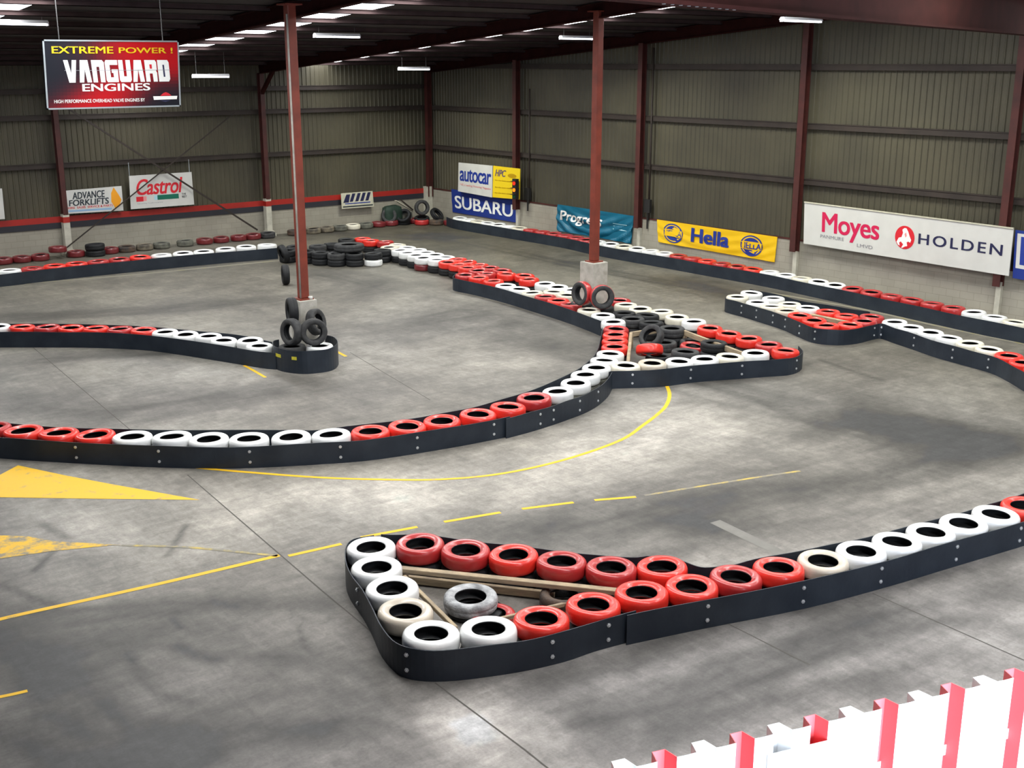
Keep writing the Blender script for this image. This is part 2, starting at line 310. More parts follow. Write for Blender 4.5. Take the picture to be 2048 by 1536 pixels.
def stripe(name, pts, width, m, label=None, z=0.003, smooth=True):
    P = smooth_path(pts, 6) if smooth and len(pts) > 2 else [np.array(p, float) for p in pts]
    L = []; R_ = []
    for i, p in enumerate(P):
        d = P[min(i+1, len(P)-1)]-P[max(i-1, 0)]; d = d/(np.hypot(*d)+1e-9); n = np.array([-d[1], d[0]])*width/2
        L.append((*(p+n), z)); R_.append((*(p-n), z))
    b = MB()
    for i in range(len(P)-1): b.quad(R_[i], R_[i+1], L[i+1], L[i])
    o = b.build(name, m, floor)
    if label: o['label'] = label
    return o
def px(*pts, z=0.0): return [g(x, y, z)[:2] for x, y in pts]
def patch(name, pts, m, label, z=0.004):
    b = MB(); b.poly([(*p, z) for p in px(*pts)]); o = b.build(name, m, floor); o['label'] = label; return o
stripe('painted_line', px((1331, 766), (1339, 788), (1333, 810), (1316, 828), (1287, 850), (1240, 881), (1131, 919), (1006, 947), (881, 959), (756, 959), (637, 955), (500, 945), (385, 935)), .075, 'line_yellow', 'curved yellow line')
for a, b in (((577, 1112), (683, 1088)), ((722, 1075), (835, 1054)), ((888, 1044), (1001, 1025)), ((1044, 1018), (1147, 1005)), ((1189, 1000.5), (1272, 994))):
    stripe('painted_dash', px(a, b), .075, 'line_yellow', 'yellow dash')
stripe('painted_line', px((1289, 991), (1400, 973), (1500, 957), (1600, 942)), .06, 'line_worn', 'worn yellow line')
stripe('painted_line', px((-30, 1247), (37, 1230), (300, 1172), (559, 1111)), .085, 'line_yellow', 'yellow line')
stripe('painted_line', px((555, 1112), (378, 1095), (243, 1091)), .06, 'line_worn', 'faded yellow line')
stripe('painted_line', px((-20, 1398), (20, 1390), (55, 1382)), .06, 'line_yellow'); stripe('painted_line', px((488, 731), (505, 740), (531, 755)), .07, 'line_yellow'); stripe('painted_line', px((660, 696), (692, 713)), .08, 'line_yellow')
patch('painted_arrow', ((-60, 975), (0, 950), (36, 931), (130, 951), (225, 969), (400, 1000), (200, 998), (-60, 994)), 'line_yellow', 'solid yellow arrow head', .0035)
patch('painted_arrow', ((-60, 1068), (0, 1071), (56, 1073), (110, 1083), (243, 1090), (190, 1094), (100, 1103), (-60, 1126)), 'arrow_worn', 'worn yellow arrow head', .0035)
stripe('painted_line', px((1540, 586), (1716, 617), (1875, 652), (2060, 690)), .16, 'line_faint', 'worn yellow edge line'); stripe('painted_line', px((-20, 573), (273, 549), (560, 521)), .16, 'line_faint', 'worn yellow edge line')
for pts in (((60, 690), (131, 750), (219, 825), (300, 893)), ((375, 950), (640, 1178), (860, 1362)), ((870, 1366), (1050, 1500), (1100, 1540)), ((1745, 1187), (1900, 1255), (2060, 1326)), ((700, 705), (860, 800)), ((1440, 1240), (1620, 1330))):
    stripe('expansion_joint', px(*pts), .018, 'joint_dark', None, .0025, smooth=False)
patch('concrete_patch', ((1420, 1046), (1440, 1040), (1575, 1105), (1555, 1112)), 'patch_pale', 'pale strip of new concrete', .0024)

# ------------------------------------------------------------------ walls
def corrugated(x0, x1, zlo, top, pitch=0.19, depth=0.028):
    prof = ((0, 0), (.30, 0), (.42, 1), (.58, 1), (.70, 0)); b = MB(); pts = []
    n = int((x1-x0)/pitch)
    for i in range(n+1):
        for u, v in prof:
            p = x0+(i+u)*pitch
            if p <= x1: pts.append((p, v*depth))
    return pts
def wall_sheet(name, label, axis):
    b = MB(); pts = corrugated(-3.0, (WY if axis == 'x' else WX)+.15, 1.2, 0)
    row = []
    for p, d in pts:
        ztop = roof_z(p, .40) if axis == 'x' else roof_z(WY, .40)
        lo = (WX+.06-d, p, 1.25) if axis == 'x' else (p, WY+.06-d, 1.25)
        n = len(b.v); b.v += [lo, (lo[0], lo[1], ztop)]; row.append(n)
    for a, c in zip(row, row[1:]): b.f.append((a, c, c+1, a+1)); b.mi.append(0)
    me = bpy.data.meshes.new(name); me.from_pydata(b.v, [], b.f); o = link(name, me, 'wall_sheet'); tag(o, label, kind='structure'); return o
wr = wall_sheet('wall_gable', 'olive grey corrugated steel gable wall', 'x'); wl = wall_sheet('wall_eaves', 'olive grey corrugated steel wall behind the red band', 'y')
b = MB(); b.box((WX-.10, -3, 0), (WX+.1, WY+.1, 1.31)); struct('wall_blockwork_gable', b, 'blockwork', 'cream painted block wall under the banners')
b = MB(); b.box((-3, WY-.10, 0), (WX-.10, WY+.1, 1.31)); struct('wall_blockwork_eaves', b, 'blockwork', 'cream painted block wall under the red and black band')
b = MB(); b.box((-3, WY-.14, 1.14), (WX-.10, WY-.10, 1.34)); struct('trim_1', b, 'band_red', 'red painted band along the block wall')
b = MB(); b.box((-3, WY-.14, .94), (WX-.10, WY-.10, 1.14)); struct('trim_2', b, 'band_black', 'black painted band under the red band')
b = MB(); b.box((WX-.12, -3, 1.31), (WX+.02, WY-.1, 1.345)); struct('trim_3', b, 'dark_red_steel', 'rusty red flashing on the block wall')
for z in (3.06, 4.65, 6.30):
    b = MB(); b.box((WX-.10, -3, z-.085), (WX+.03, WY, z+.085)); b.box((WX-.12, -3, z+.065), (WX-.10, WY, z+.085)); struct('wall_girt', b, 'girt_steel')
for z in (3.05, 4.65, 5.50):
    b = MB(); b.box((-3, WY-.10, z-.085), (WX, WY+.03, z+.085)); b.box((-3, WY-.12, z+.065), (WX, WY-.10, z+.085)); struct('wall_girt', b, 'girt_steel')
def ibeam(b, p0, p1, w, h, t=.015, up=(0, 0, 1)):
    a = Vector(p0); c = Vector(p1); d = (c-a).normalized(); u = Vector(up); r = d.cross(u).normalized(); u = r.cross(d).normalized()
    b.bar(a+u*(h/2-t), c+u*(h/2-t), w, 2*t, up); b.bar(a-u*(h/2-t), c-u*(h/2-t), w, 2*t, up); b.bar(a, c, t, h-2*t, up)
RPOST = (40.75, 34.95, 28.34, 21.73, 15.25, 8.7); LPOST = (28.2, 20.63, 13.0, 5.4)
for i, y in enumerate(RPOST):
    b = MB(); zt = roof_z(y, 0.0); ibeam(b, (WX-.24, y, 1.0 if i != 4 else .9), (WX-.24, y, zt), .20, .22, .012, (1, 0, 0)); struct('wall_post', b, 'dark_red_steel')
    if i:
        b = MB(); b.box((WX-.20, y-.07, 0), (WX-.10, y+.07, 1.0)); struct('wall_pilaster', b, 'pilaster_paint')
for i, x in enumerate(LPOST[1:]):
    b = MB(); ibeam(b, (x, WY-.26, 1.40), (x, WY-.26, roof_z(WY)), .17, .24, .012, (0, 1, 0)); struct('wall_post', b, 'dark_red_steel')
    b = MB(); b.box((x-.11, WY-.38, .12), (x+.11, WY-.14, 1.42)); b.box((x-.16, WY-.44, .10), (x+.16, WY-.14, .20)); b.box((x-.20, WY-.5, 0), (x+.20, WY-.14, .10)); struct('wall_pilaster', b, 'pilaster_paint')
    b = MB(); b.box((x-.112, WY-.385, 1.14), (x+.112, WY-.14, 1.33)); struct('trim_4', b, 'band_red')
b = MB(); b.box((WX-.40, WY-.40, 0), (WX-.12, WY-.12, 1.42)); struct('wall_pilaster', b, 'pilaster_paint')
for y, z0, z1 in ((34.3, 1.3, 5.5), (27.95, 1.3, 6.9), (37.0, 3.2, 4.6)):  # dark rods stand in for the shadow lines at the sheet laps
    if y != 37.0:
        b = MB(); b.tube([(WX-.13, y, z0), (WX-.13, y, z1)], .035); o = b.build('lap_shadow_rod', 'girt_steel', smooth=True)
        tag(o, 'thin dark rod for lap shadow up the corrugated wall '+('beside the yellow board' if y > 30 else 'between the teal and yellow banners'), 'lap shadow', 'wall lap shadows')
for q, lab in (((1055, 388), 'small dark switch box on the wall beside the signal light'), ((1295, 412), 'small dark switch box between the teal and yellow banners')):
    P = onX(*q, WX-.16); b = MB(); b.box((WX-.20, P[1]-.14, P[2]-.22), (WX-.10, P[1]+.14, P[2]+.22)); b.tube([(WX-.15, P[1], P[2]-.22), (WX-.15, P[1], 1.0)], .03)
    tag(b.build('switch_box', 'signal_black'), lab, 'switch box')
# cross braces on the eaves wall
def wp(x, y, Y=WY-.50): return tuple(onY(x, y, Y))
for a, c, lab in (((128, 212), (515, 460), 'brown steel brace sloping down towards the corner across the white and red board'), ((470, 225), (130, 498), 'brown steel brace sloping the other way behind the white and red board')):
    b = MB(); b.bar(wp(*a, WY-(.47 if 'other' in lab else .56)), wp(*c, WY-(.47 if 'other' in lab else .56)), .04, .035 if 'other' in lab else .06); tag(b.build('cross_brace', 'girt_steel'), lab, 'brace', 'crossed wall braces')
# ------------------------------------------------------------------ roof
def roof_plane(x0, x1, y0, y1, off, t, m, name='roof_panel', kind='structure'):
    b = MB(); z0, z1 = roof_z(y0, off), roof_z(y1, off)
    b.hexa([(x0, y0, z0), (x1, y0, z0), (x1, y1, z1), (x0, y1, z1), (x0, y0, z0+t), (x1, y0, z0+t), (x1, y1, z1+t), (x0, y1, z1+t)])
    return struct(name, b, m)
edges = [-3.0]
for sx in SKY_X: edges += [sx-SKY_W/2, sx+SKY_W/2]
edges += [WX+.1]
for i in range(0, len(edges), 2): roof_plane(edges[i], edges[i+1], -3, WY+.1, .36, .03, 'roof_sheet', 'ceiling')
for sx in SKY_X: roof_plane(sx-SKY_W/2, sx+SKY_W/2, -3, WY+.1, .365, .01, 'skylight_sheet', 'ceiling_skylight')
y = 40.3
while y > -2:
    b = MB(); z = roof_z(y, .23); b.box((-3, y-.035, z), (WX, y-.02, z+.118)); b.box((-3, y-.035, z), (WX, y+.04, z+.015)); b.box((-3, y-.09, z+.104), (WX, y-.02, z+.118))
    struct('roof_purlin', b, 'purlin_steel'); y -= 1.9
for x in (5.4, 13.0, 20.63, WX-.12):
    b = MB(); dz = -.02; ibeam(b, (x, WY-.2, roof_z(WY-.2, .17+dz)), (x, -2, roof_z(-2, .17+dz)), .18, .36, .012); struct('roof_rafter', b, 'frame_steel')
for x, ya, za in ((13.0, WY-.3, 5.3), (20.63, WY-.3, 5.3)):
    b = MB(); b.bar((x, ya, za), (x, ya-1.0, roof_z(ya-1.0)), .12, .12); struct('roof_knee', b, 'frame_steel')
# ------------------------------------------------------------------ big beam close to the viewing platform
b = MB(); A = np.array([3.4, 6.30]); dirn = np.array([13.36, 3.94]); dirn /= np.hypot(*dirn); B_ = A+dirn*25.5
ibeam(b, (A[0], A[1], 7.25), (B_[0], B_[1], 7.25), .24, .70, .018)
for k in range(0):
    p = A+dirn*(1.5+k*3.1); b.bar((p[0], p[1], 6.93), (p[0], p[1], 7.57), .22, .012, (dirn[0], dirn[1], 0))
big = struct('roof_main_beam', b, 'frame_steel')
for k in range(10):
    p = A+dirn*(4.4+k*.16); bb = MB(); q = p-np.array([-dirn[1], dirn[0]])*.08
    bb.tube([(q[0], q[1], 6.895), (q[0], q[1], 6.93)], .018, 6); o = bb.build('bolt_head', 'galvanised', big); 
# ------------------------------------------------------------------ columns
def column(x, y, w, zp, label, plab):
    root = empty('steel_column', (x, y, 0)); tag(root, label, 'column', 'roof columns standing in the track')
    b = MB(); b.box((-w/2, -w/2, 0), (w/2, w/2, zp)); o = b.build('plinth', 'plinth_paint', root); o['label'] = plab
    m_ = o.modifiers.new('b', 'BEVEL'); m_.width = .015; m_.segments = 2
    b = MB(); zt = roof_z(y, .15); h = .10
    b.box((-h, -h, zp+.03), (h, h, zt)); o = b.build('post', 'red_steel', root); m_ = o.modifiers.new('b', 'BEVEL'); m_.width = .02; m_.segments = 2
    b = MB(); b.box((-.17, -.17, zp), (.17, .17, zp+.03)); b.build('base_plate', 'red_steel', root)
    b = MB(); b.box((-.2, -.2, zt-.03), (.2, .2, zt)); b.build('cap_plate', 'red_steel', root); return root
c1 = g(607, 598, 1.30); col1 = column(c1[0], c1[1], .44, 1.30, 'red steel column on a white plinth ringed by black tyres', 'white painted plinth')
c2 = onX(1188, 523, 20.63); col2 = column(c2[0], c2[1], .52, 1.38, 'red steel column on a cream plinth behind two upright red tyres', 'cream painted plinth')
b = MB(); b.tube([(-.112, -.075, 1.34), (-.112, -.075, 7.4)], .022, 8); o = b.build('cable_conduit', 'plinth_paint', col1, smooth=True); o['label'] = 'pale conduit up the face of the column'
b = MB(); b.tube([(.10, -.14, 1.31), (.10, -.14, 1.37)], .05, 10); o = b.build('cup', 'board_white', smooth=True); o.location = (c1[0], c1[1], 0); tag(o, 'small white cup left on the white plinth', 'cup')

# ------------------------------------------------------------------ fluorescent lamps
def lamp(a, c, label, z=None):
    A_ = Vector(a); B2 = Vector(c); mid = (A_+B2)/2; d = B2-A_; L = d.length; root = empty('batten_lamp', mid, math.atan2(d.y, d.x)); tag(root, label, 'lamp', 'batten lamps hanging from the roof')
    pt = -math.asin(d.z/L)
    b = MB(); b.hexa([(-L/2, -.10, .02), (L/2, -.10, .02), (L/2, .10, .02), (-L/2, .10, .02), (-L/2, -.05, .09), (L/2, -.05, .09), (L/2, .05, .09), (-L/2, .05, .09)]); b.build('housing', 'lamp_body', root)
    for s_ in (-1, 1):
        b = MB(); b.box((s_*L/2-.015, -.06, -.03), (s_*L/2+.015, .06, .06)); b.build('end_cap', 'lamp_body', root)
    for s_ in (-.05, .05):
        b = MB(); b.tube([(-L/2+.02, s_, -.005), (L/2-.02, s_, -.005)], .019, 10); b.build('tube', 'tube_glow', root, smooth=True)
    zt = roof_z(mid.y, .15)-mid.z
    for s_ in (-.4, .4):
        b = MB(); b.tube([(s_*L, 0, .09), (s_*L, 0, max(.12, zt+.207))], .006, 6); b.build('suspension_wire', 'wire', root)
    lt = bpy.data.lights.new('lamp_light', 'AREA'); lt.shape = 'RECTANGLE'; lt.size = L*.95; lt.size_y = .16; lt.energy = 250 if mid.x > 22 else 60; lt.color = (.95, .96, .80); lt.spread = math.radians(146)
    lo = bpy.data.objects.new('lamp_light', lt); COL.objects.link(lo); lo.location = mid+Vector((0, 0, -.035)); lo.rotation_euler = (0, 0, math.atan2(d.y, d.x))
def lamp_px(p, q, X, label):
    a = onX(*p, X); d1 = ray(*q)
    # second end: same height, along x
    t = a[1]/d1[1]; c = EYE+d1*t; c[1] = a[1]; c[2] = a[2]
    if c[0]-a[0] > 1.9: c[0] = a[0]+1.9
    lamp(a, c, label)
lamp_px((386, 154), (457, 154), 16.0, 'lit batten lamp close to the corner of the red and black board')
lamp_px((629, 73), (718, 74), 16.2, 'lit batten lamp just past the column with the white plinth')
lamp_px((798, 139), (858, 141), 24.0, 'lit batten lamp closest to the corner of the building')
lamp_px((1121, 77), (1185, 79), 24.2, 'lit batten lamp beside the column with the cream plinth')
lamp_px((1564, 41), (1640, 44), 24.4, 'lit batten lamp under the big red beam')
lamp_px((-10, 47), (95, 48), 7.8, 'lit batten lamp near the dark end of the eaves wall')
for X, Y_, lab in ((8.4, 19.0, 0), (16.2, 19.0, 0), (16.2, 9.5, 0), (24.4, 10.5, 0), (8.4, 36.2, 0)):
    z = roof_z(Y_, -.1); lt = bpy.data.lights.new('lamp_light', 'AREA'); lt.shape = 'RECTANGLE'; lt.size = 1.4; lt.size_y = .16; lt.energy = 250 if X > 22 else 60; lt.color = (.95, .96, .80); lt.spread = math.radians(146)
    lo = bpy.data.objects.new('lamp_light', lt); COL.objects.link(lo); lo.location = (X, Y_, z)

# ------------------------------------------------------------------ tyres
def tyre_mesh(name, R, w, mats, tread=0, seg=40, dark_side=False, ri=.57):
    r = R*ri; h = w/2; gr = .985 if tread else 1.0
    prof = [(R*.955, h*.80, 0), (R*.985, h*.62, 0), (R, h*.40, 0), (R, h*.12, 0), (R*gr, h*.06, 0), (R*gr, -h*.06, 0), (R, -h*.12, 0), (R, -h*.40, 0), (R*.985, -h*.62, 0), (R*.955, -h*.80, 0),
            (R*.90, -h*.94, 1), (R*.82, -h, 1), (R*.79, -h*.965, 1), (R*.765, -h*.985, 1), (R*.73, -h*.96, 1), (R*.65, -h*.85, 1), (r*1.03, -h*.72, 1), (r, -h*.62, 2), (r*1.05, -h*.52, 2), (R*.80, -h*.6, 2), (R*.90, -h*.35, 2), (R*.90, h*.35, 2), (R*.80, h*.6, 2), (r*1.05, h*.52, 2),
            (r, h*.62, 2), (r*1.03, h*.72, 1), (R*.65, h*.85, 1), (R*.73, h*.96, 1), (R*.765, h*.985, 1), (R*.79, h*.965, 1), (R*.82, h, 1), (R*.90, h*.94, 1)]
    m = len(prof); V = []; F = []; MI = []
    for i in range(seg):
        t = 2*PI*i/seg
        for j, (rr, z, _) in enumerate(prof):
            q = rr
            if tread and j in (1, 2, 3, 6, 7, 8) and i % 2: q = rr*.985
            V.append((q*math.cos(t), q*math.sin(t), z))
    for i in range(seg):
        for j in range(m):
            F.append((i*m+j, ((i+1) % seg)*m+j, ((i+1) % seg)*m+(j+1) % m, i*m+(j+1) % m)); c = prof[j][2]
            MI.append({0: 0, 1: 1 if dark_side else 0, 2: 1}[c])
    me = bpy.data.meshes.new(name); me.from_pydata(V, [], F); me.polygons.foreach_set('material_index', MI)
    me.polygons.foreach_set('use_smooth', [True]*len(F)); 
    for q in mats: me.materials.append(MAT[q])
    bm = bmesh.new(); bm.from_mesh(me); bmesh.ops.recalc_face_normals(bm, faces=bm.faces); bm.to_mesh(me); bm.free(); me.update(); return me
TR, TW = .30, .21
PAL = {'R': ('tyre_red', 'glossy bright red'), 'D': ('tyre_dull_red', 'dull red'), 'M': ('tyre_maroon', 'dusty dark red'), 'W': ('tyre_white', 'white'), 'C': ('tyre_cream', 'cream'),
       'E': ('tyre_beige', 'dirty beige'), 'K': ('rubber', 'black'), 'G': ('rubber_worn', 'worn dark grey'), 'B': ('rubber_brown', 'dusty brown'), 'T': ('rubber_tan', 'dusty tan'), 'O': ('rubber_olive', 'dusty olive grey')}
TM = {k: tyre_mesh('tyre_'+k, TR, TW, (v[0], 'rubber'), tread=k in 'KGBTO') for k, v in PAL.items()}
TM['P'] = tyre_mesh('tyre_P', TR*1.03, TW*1.15, ('tyre_dull_red', 'rubber_worn'), dark_side=True)
TM['S'] = tyre_mesh('tyre_S', TR*.98, TW*1.05, ('rubber_scuffed', 'rubber_worn'), tread=1)
TM['V'] = tyre_mesh('tyre_V', .50, .24, ('rubber_worn', 'rubber'), tread=1, seg=48, ri=.5)
PAL['V'] = ('', 'large worn truck'); PAL['P'] = ('', 'red-treaded'); PAL['S'] = ('', 'scuffed grey')
ORD = 'first second third fourth fifth sixth seventh eighth ninth tenth eleventh twelfth thirteenth fourteenth fifteenth sixteenth seventeenth eighteenth nineteenth twentieth'.split()
TY = []       # every lying tyre: dict(c, x, y, lvl, label, group, R)
def run(tokens, where, group, lower='K', R=TR, tilt=0.04, level=1, ztop=None):
    """tokens: list of (colour, px, py); where: phrase completing «..., third ...»"""
    n = len(tokens)
    for i, (c, x, y) in enumerate(tokens):
        z = ztop if ztop is not None else (TW*2 if level == 1 else TW)
        p = g(x, y, z-.02)
        lab = f"{PAL[c][1]} tyre, {ORD[i]} {where}" if n > 1 else f"{PAL[c][1]} tyre {where}"
        TY.append(dict(c=c, x=p[0], y=p[1], lvl=level, label=lab, group=group, R=R, tilt=tilt, lower=lower))
def along(pts, step, colour_of, start=0.0):
    P = [g(x, y, TW*2-.02)[:2] for x, y in pts]; out = []; s_ = start
    L = [0]
    for a, b2 in zip(P, P[1:]): L.append(L[-1]+np.hypot(*(b2-a)))
    while s_ <= L[-1]:
        i = max(k for k in range(len(L)-1) if L[k] <= s_); t = (s_-L[i])/(L[i+1]-L[i]); q = P[i]*(1-t)+P[i+1]*t
        out.append(q); s_ += step
    return out
# near triangular island
gA = 'painted tyres of the near triangular island'
run([('W', 744, 1095), ('W', 748, 1130), ('W', 780, 1181), ('E', 817, 1225), ('W', 857.5, 1278)], 'along the short side of the near triangular island', gA, R=.318)
run([('W', 968, 1259)], 'beside the front corner of the near island, before the red ones', gA, R=.318)
run([('D', 838, 1084), ('D', 929, 1096.6), ('R', 1027, 1105), ('D', 1122.5, 1117.5), ('D', 1219, 1129), ('R', 1318, 1136)], 'from the white end behind the near island\'s long timber', gA, R=.318)
run([('R', 1079, 1237), ('R', 1188, 1209), ('R', 1287, 1183.6), ('R', 1380, 1170.4), ('D', 1471, 1152.6), ('R', 1561.5, 1134)], 'in the near barrier counting from its white front corner', gA, R=.318)
run([('E', 1648.5, 1123.6), ('W', 1730, 1106), ('W', 1808, 1087.5), ('W', 1867.5, 1069.7), ('W', 1935, 1049), ('W', 1997, 1030)], 'in the pale run of the near barrier behind the fence', gA, R=.318)
run([('R', 2040, 1007), ('D', 2095, 987)], 'past the pale run of the near barrier', gA, R=.318)
# long curved barrier
gB = 'painted tyres of the long curved barrier'
run([('R', -65, 845), ('D', 5, 851), ('R', 45, 860), ('R', 115, 868), ('R', 182, 872)], 'before the white run of the long curved barrier', gB, R=.330)
run([('W', 256, 873), ('W', 335, 873), ('W', 417, 877.5), ('W', 497, 878), ('W', 587, 875), ('W', 667, 869)], 'in the white run of the long curved barrier', gB, R=.330)
run([('R', 739, 864), ('R', 815.6, 854), ('R', 885, 845), ('R', 955.6, 828), ('R', 1015.6, 813.4), ('D', 1070, 794.7)], 'after the white run of the long curved barrier', gB, R=.330)
run([('W', 1114, 783), ('W', 1151.6, 765.5), ('W', 1171, 749), ('W', 1193, 735), ('W', 1210, 720), ('W', 1220, 708)], 'where the long curved barrier climbs to the middle island', gB, lower='O')
run([('R', 1229.6, 691), ('R', 1230, 681.5), ('R', 1231, 669), ('D', 1232, 658.8)], 'in the short red run closing the middle island', gB)
# middle triangular island
gC = 'painted tyres of the middle triangular island'
run([('C', 1254, 731), ('E', 1306, 726), ('W', 1359, 723), ('W', 1411, 721), ('C', 1459.6, 713), ('W', 1511, 706)], 'along the belted front of the middle island', gC)
run([('R', 1571, 701), ('D', 1538, 689), ('R', 1498, 677), ('R', 1457.6, 667), ('R', 1420, 656)], 'from the tip of the middle island', gC)
run([('W', 1388, 643), ('C', 1354, 634), ('C', 1316, 622), ('C', 1285, 617.7), ('C', 1254, 610)], 'behind the red tyres at the back of the middle island', gC)
run([('D', 1240, 601)], 'half hidden behind the upright red tyres', gC, level=1)
gI = 'loose black tyres inside the middle island'
run([('K', 1239, 628), ('G', 1259, 640), ('K', 1293, 644), ('K', 1287, 630)], 'among the loose tyres next to the cream row', gI)
run([('G', 1345, 659)], 'inside the middle island, against the white tyres', gI, R=.31)
run([('G', 1379, 682)], 'in the centre of the middle island', gI, level=0)
run([('K', 1428, 685.5)], 'inside the middle island beside the long timber', gI)
run([('G', 1371, 703)], 'inside the middle island behind the white front row', gI, R=.31)
run([('K', 1318, 712)], 'under the fallen red tyre in the middle island', gI, level=0)
run([('G', 1333, 683)], 'lying flat left of the centre of the middle island', gI, level=0)
# double row beside the far straight
gD = 'painted tyres of the belted wedge barrier'
run([('D', 930.6, 550), ('R', 957, 555), ('R', 987, 562)], 'from the blunt end of the belted wedge barrier', gD)
run([('W', 1011, 571), ('W', 1038, 578), ('C', 1062, 586)], 'after the red ones of the belted wedge barrier', gD)
run([('D', 1084, 594), ('R', 1109, 602), ('D', 1133, 609.5)], 'in the middle of the belted wedge barrier', gD)
run([('C', 1170, 621), ('W', 1198, 631.5), ('W', 1224, 641)], 'closing the wedge barrier by the short red run', gD)
# unbelted barrier
gE = 'painted tyres of the unbelted double row'
run([('R', 724.6, 478), ('R', 744, 481), ('D', 765, 483)], 'of the unbelted row counting from the black tyres', gE)
run([('C', 779.5, 494), ('W', 801, 500), ('W', 818, 506), ('W', 834, 511), ('W', 852.5, 516), ('W', 872, 519.5)], 'on the near face of the unbelted double row', gE)
run([('C', 793.5, 490), ('W', 814, 495.5), ('W', 833, 500.5), ('W', 852, 505), ('W', 871, 509.5), ('W', 891, 514)], 'on the far face of the unbelted double row', gE)
run([('R', 893, 524), ('R', 915, 529), ('R', 937, 535), ('D', 960, 541), ('D', 983, 546)], 'on the near face of the unbelted red double row', gE)
run([('R', 912, 518), ('R', 934, 524), ('R', 957, 530), ('D', 980, 536), ('D', 1002, 540.5)], 'on the far face of the unbelted red double row', gE)
run([('R', 1010, 548), ('R', 1036, 550), ('R', 1058, 558.5)], 'just before the white ones near the cream plinth', gE)
run([('W', 1092, 568), ('W', 1116, 574), ('W', 1137, 580)], 'in the white group beside the upright red tyres', gE)
run([('C', 1112, 583), ('C', 1135, 590)], 'on the near side of the white group by the upright red tyres', gE)
# far left belted barrier and the black tyres
gF = 'painted tyres of the far straight barrier'
run([('W', -22, 543.5), ('W', 23, 540)], 'at the end of the far straight barrier below the dark wall tyres', gF, R=.335)
run([('D', 68, 536.5), ('R', 110, 532), ('R', 153, 528.5), ('D', 195, 524), ('D', 237, 518.5), ('R', 280, 513.5)], 'in the red run of the far straight barrier', gF, R=.335)
run([('W', 322.6, 509.8), ('W', 366, 506), ('W', 407, 502.5), ('W', 451, 497.5), ('W', 492, 493), ('W', 534, 489.5)], 'in the white run of the far straight barrier', gF, R=.335)
gG = 'bare black tyres between the far barriers'
run([('K', 576, 500), ('K', 612, 502), ('K', 641, 505), ('G', 674, 507.5), ('K', 709, 507.5)], 'in the bare black row behind the steel column', gG)
run([('K', 745, 507)], 'stacked on a white one at the end of the black row', gG, lower='W')
run([('K', 770, 500)], 'tucked between the black row and the cream tyre', gG)
run([('K', 590, 493), ('G', 638, 491), ('K', 662, 488)], 'behind the bare black row', gG)
run([('K', 697, 479)], 'touching the far red tyres of the unbelted row', gG)
# curved barrier to the column
gH = 'painted tyres of the curved barrier ending at the column'
run([('W', -3, 653)], 'before the red run of the curved barrier that ends at the column', gH)
run([('R', 42, 653.7), ('D', 94, 654), ('R', 148, 655.5), ('R', 191, 657), ('D', 237, 658.5), ('R', 284, 661)], 'in the red run of the column\'s curved barrier', gH)
run([('W', 331, 665), ('W', 374.6, 669), ('W', 418, 673.5), ('W', 459, 680), ('W', 500, 686), ('W', 534, 696)], 'in the white run of the column\'s curved barrier', gH)
# far right island
gK = 'painted tyres of the far island and its tail'
run([('C', 1471, 594), ('W', 1512, 605), ('C', 1542, 615), ('E', 1566, 624)], 'on the belted front of the far island', gK)
run([('W', 1503, 586), ('W', 1547, 596.5), ('C', 1580, 609), ('W', 1618, 616)], 'on the back of the far island', gK)
run([('R', 1590, 633), ('R', 1621, 639), ('R', 1656, 650), ('R', 1699, 652)], 'round the belted nose of the far island', gK)
run([('R', 1656, 623), ('R', 1694, 630.5), ('D', 1737, 633)], 'on the back of the far island past the white ones', gK)
run([('D', 1728, 643)], 'between the nose and the back of the far island', gK)
run([('W', 1781, 645), ('W', 1819, 656), ('W', 1862, 665), ('W', 1898, 675.5), ('C', 1940, 686.5), ('C', 1977, 698)], 'in the white tail of the far island', gK)
run([('R', 2014, 711), ('R', 2046, 725), ('R', 2078, 741)], 'in the red end of the tail of the far island', gK)
# barrier along the gable wall
gL = 'painted tyres of the barrier along the gable wall'
Lpts = [(907, 437), (1000, 450), (1050, 458), (1100, 466), (1176, 481), (1230, 489), (1335, 507), (1430, 524), (1512, 541), (1620, 559), (1702, 577), (1800, 594), (1925, 619), (1992, 634.5), (2100, 662)]
SEGS = [(1056, 'W', 'below the dark blue banner'), (1186, 'D', 'below the teal banner'), (1338, 'W', 'between the column and the yellow banner'), (1512, 'D', 'below the yellow banner'),
        (1702, 'W', 'below the start of the long white board'), (1924, 'D', 'below the crimson and navy lettering'), (3000, 'W', 'below the dark blue sign')]
def proj(P):
    d = np.array(P)-EYE; z = d@FW; return CX+FPX*(d@RT)/z, CY-FPX*(d@UP)/z
cnt = {}
for q in along(Lpts, .64, None):
    X_, Y_ = proj((q[0], q[1], TW*2-.02)); k = next(i for i, s_ in enumerate(SEGS) if X_ < s_[0]); cnt[k] = cnt.get(k, 0)+1
    c = SEGS[k][1]; c = ('C' if c == 'W' and cnt[k] % 4 == 3 else c); c = ('R' if c == 'D' and cnt[k] % 3 == 0 and k == 3 else c)
    TY.append(dict(c=c, x=q[0], y=q[1], lvl=1, label=f"{PAL[c][1]} tyre, {ORD[cnt[k]-1]} in the gable wall run {SEGS[k][2]}", group=gL, R=TR, tilt=.06, lower='K'))
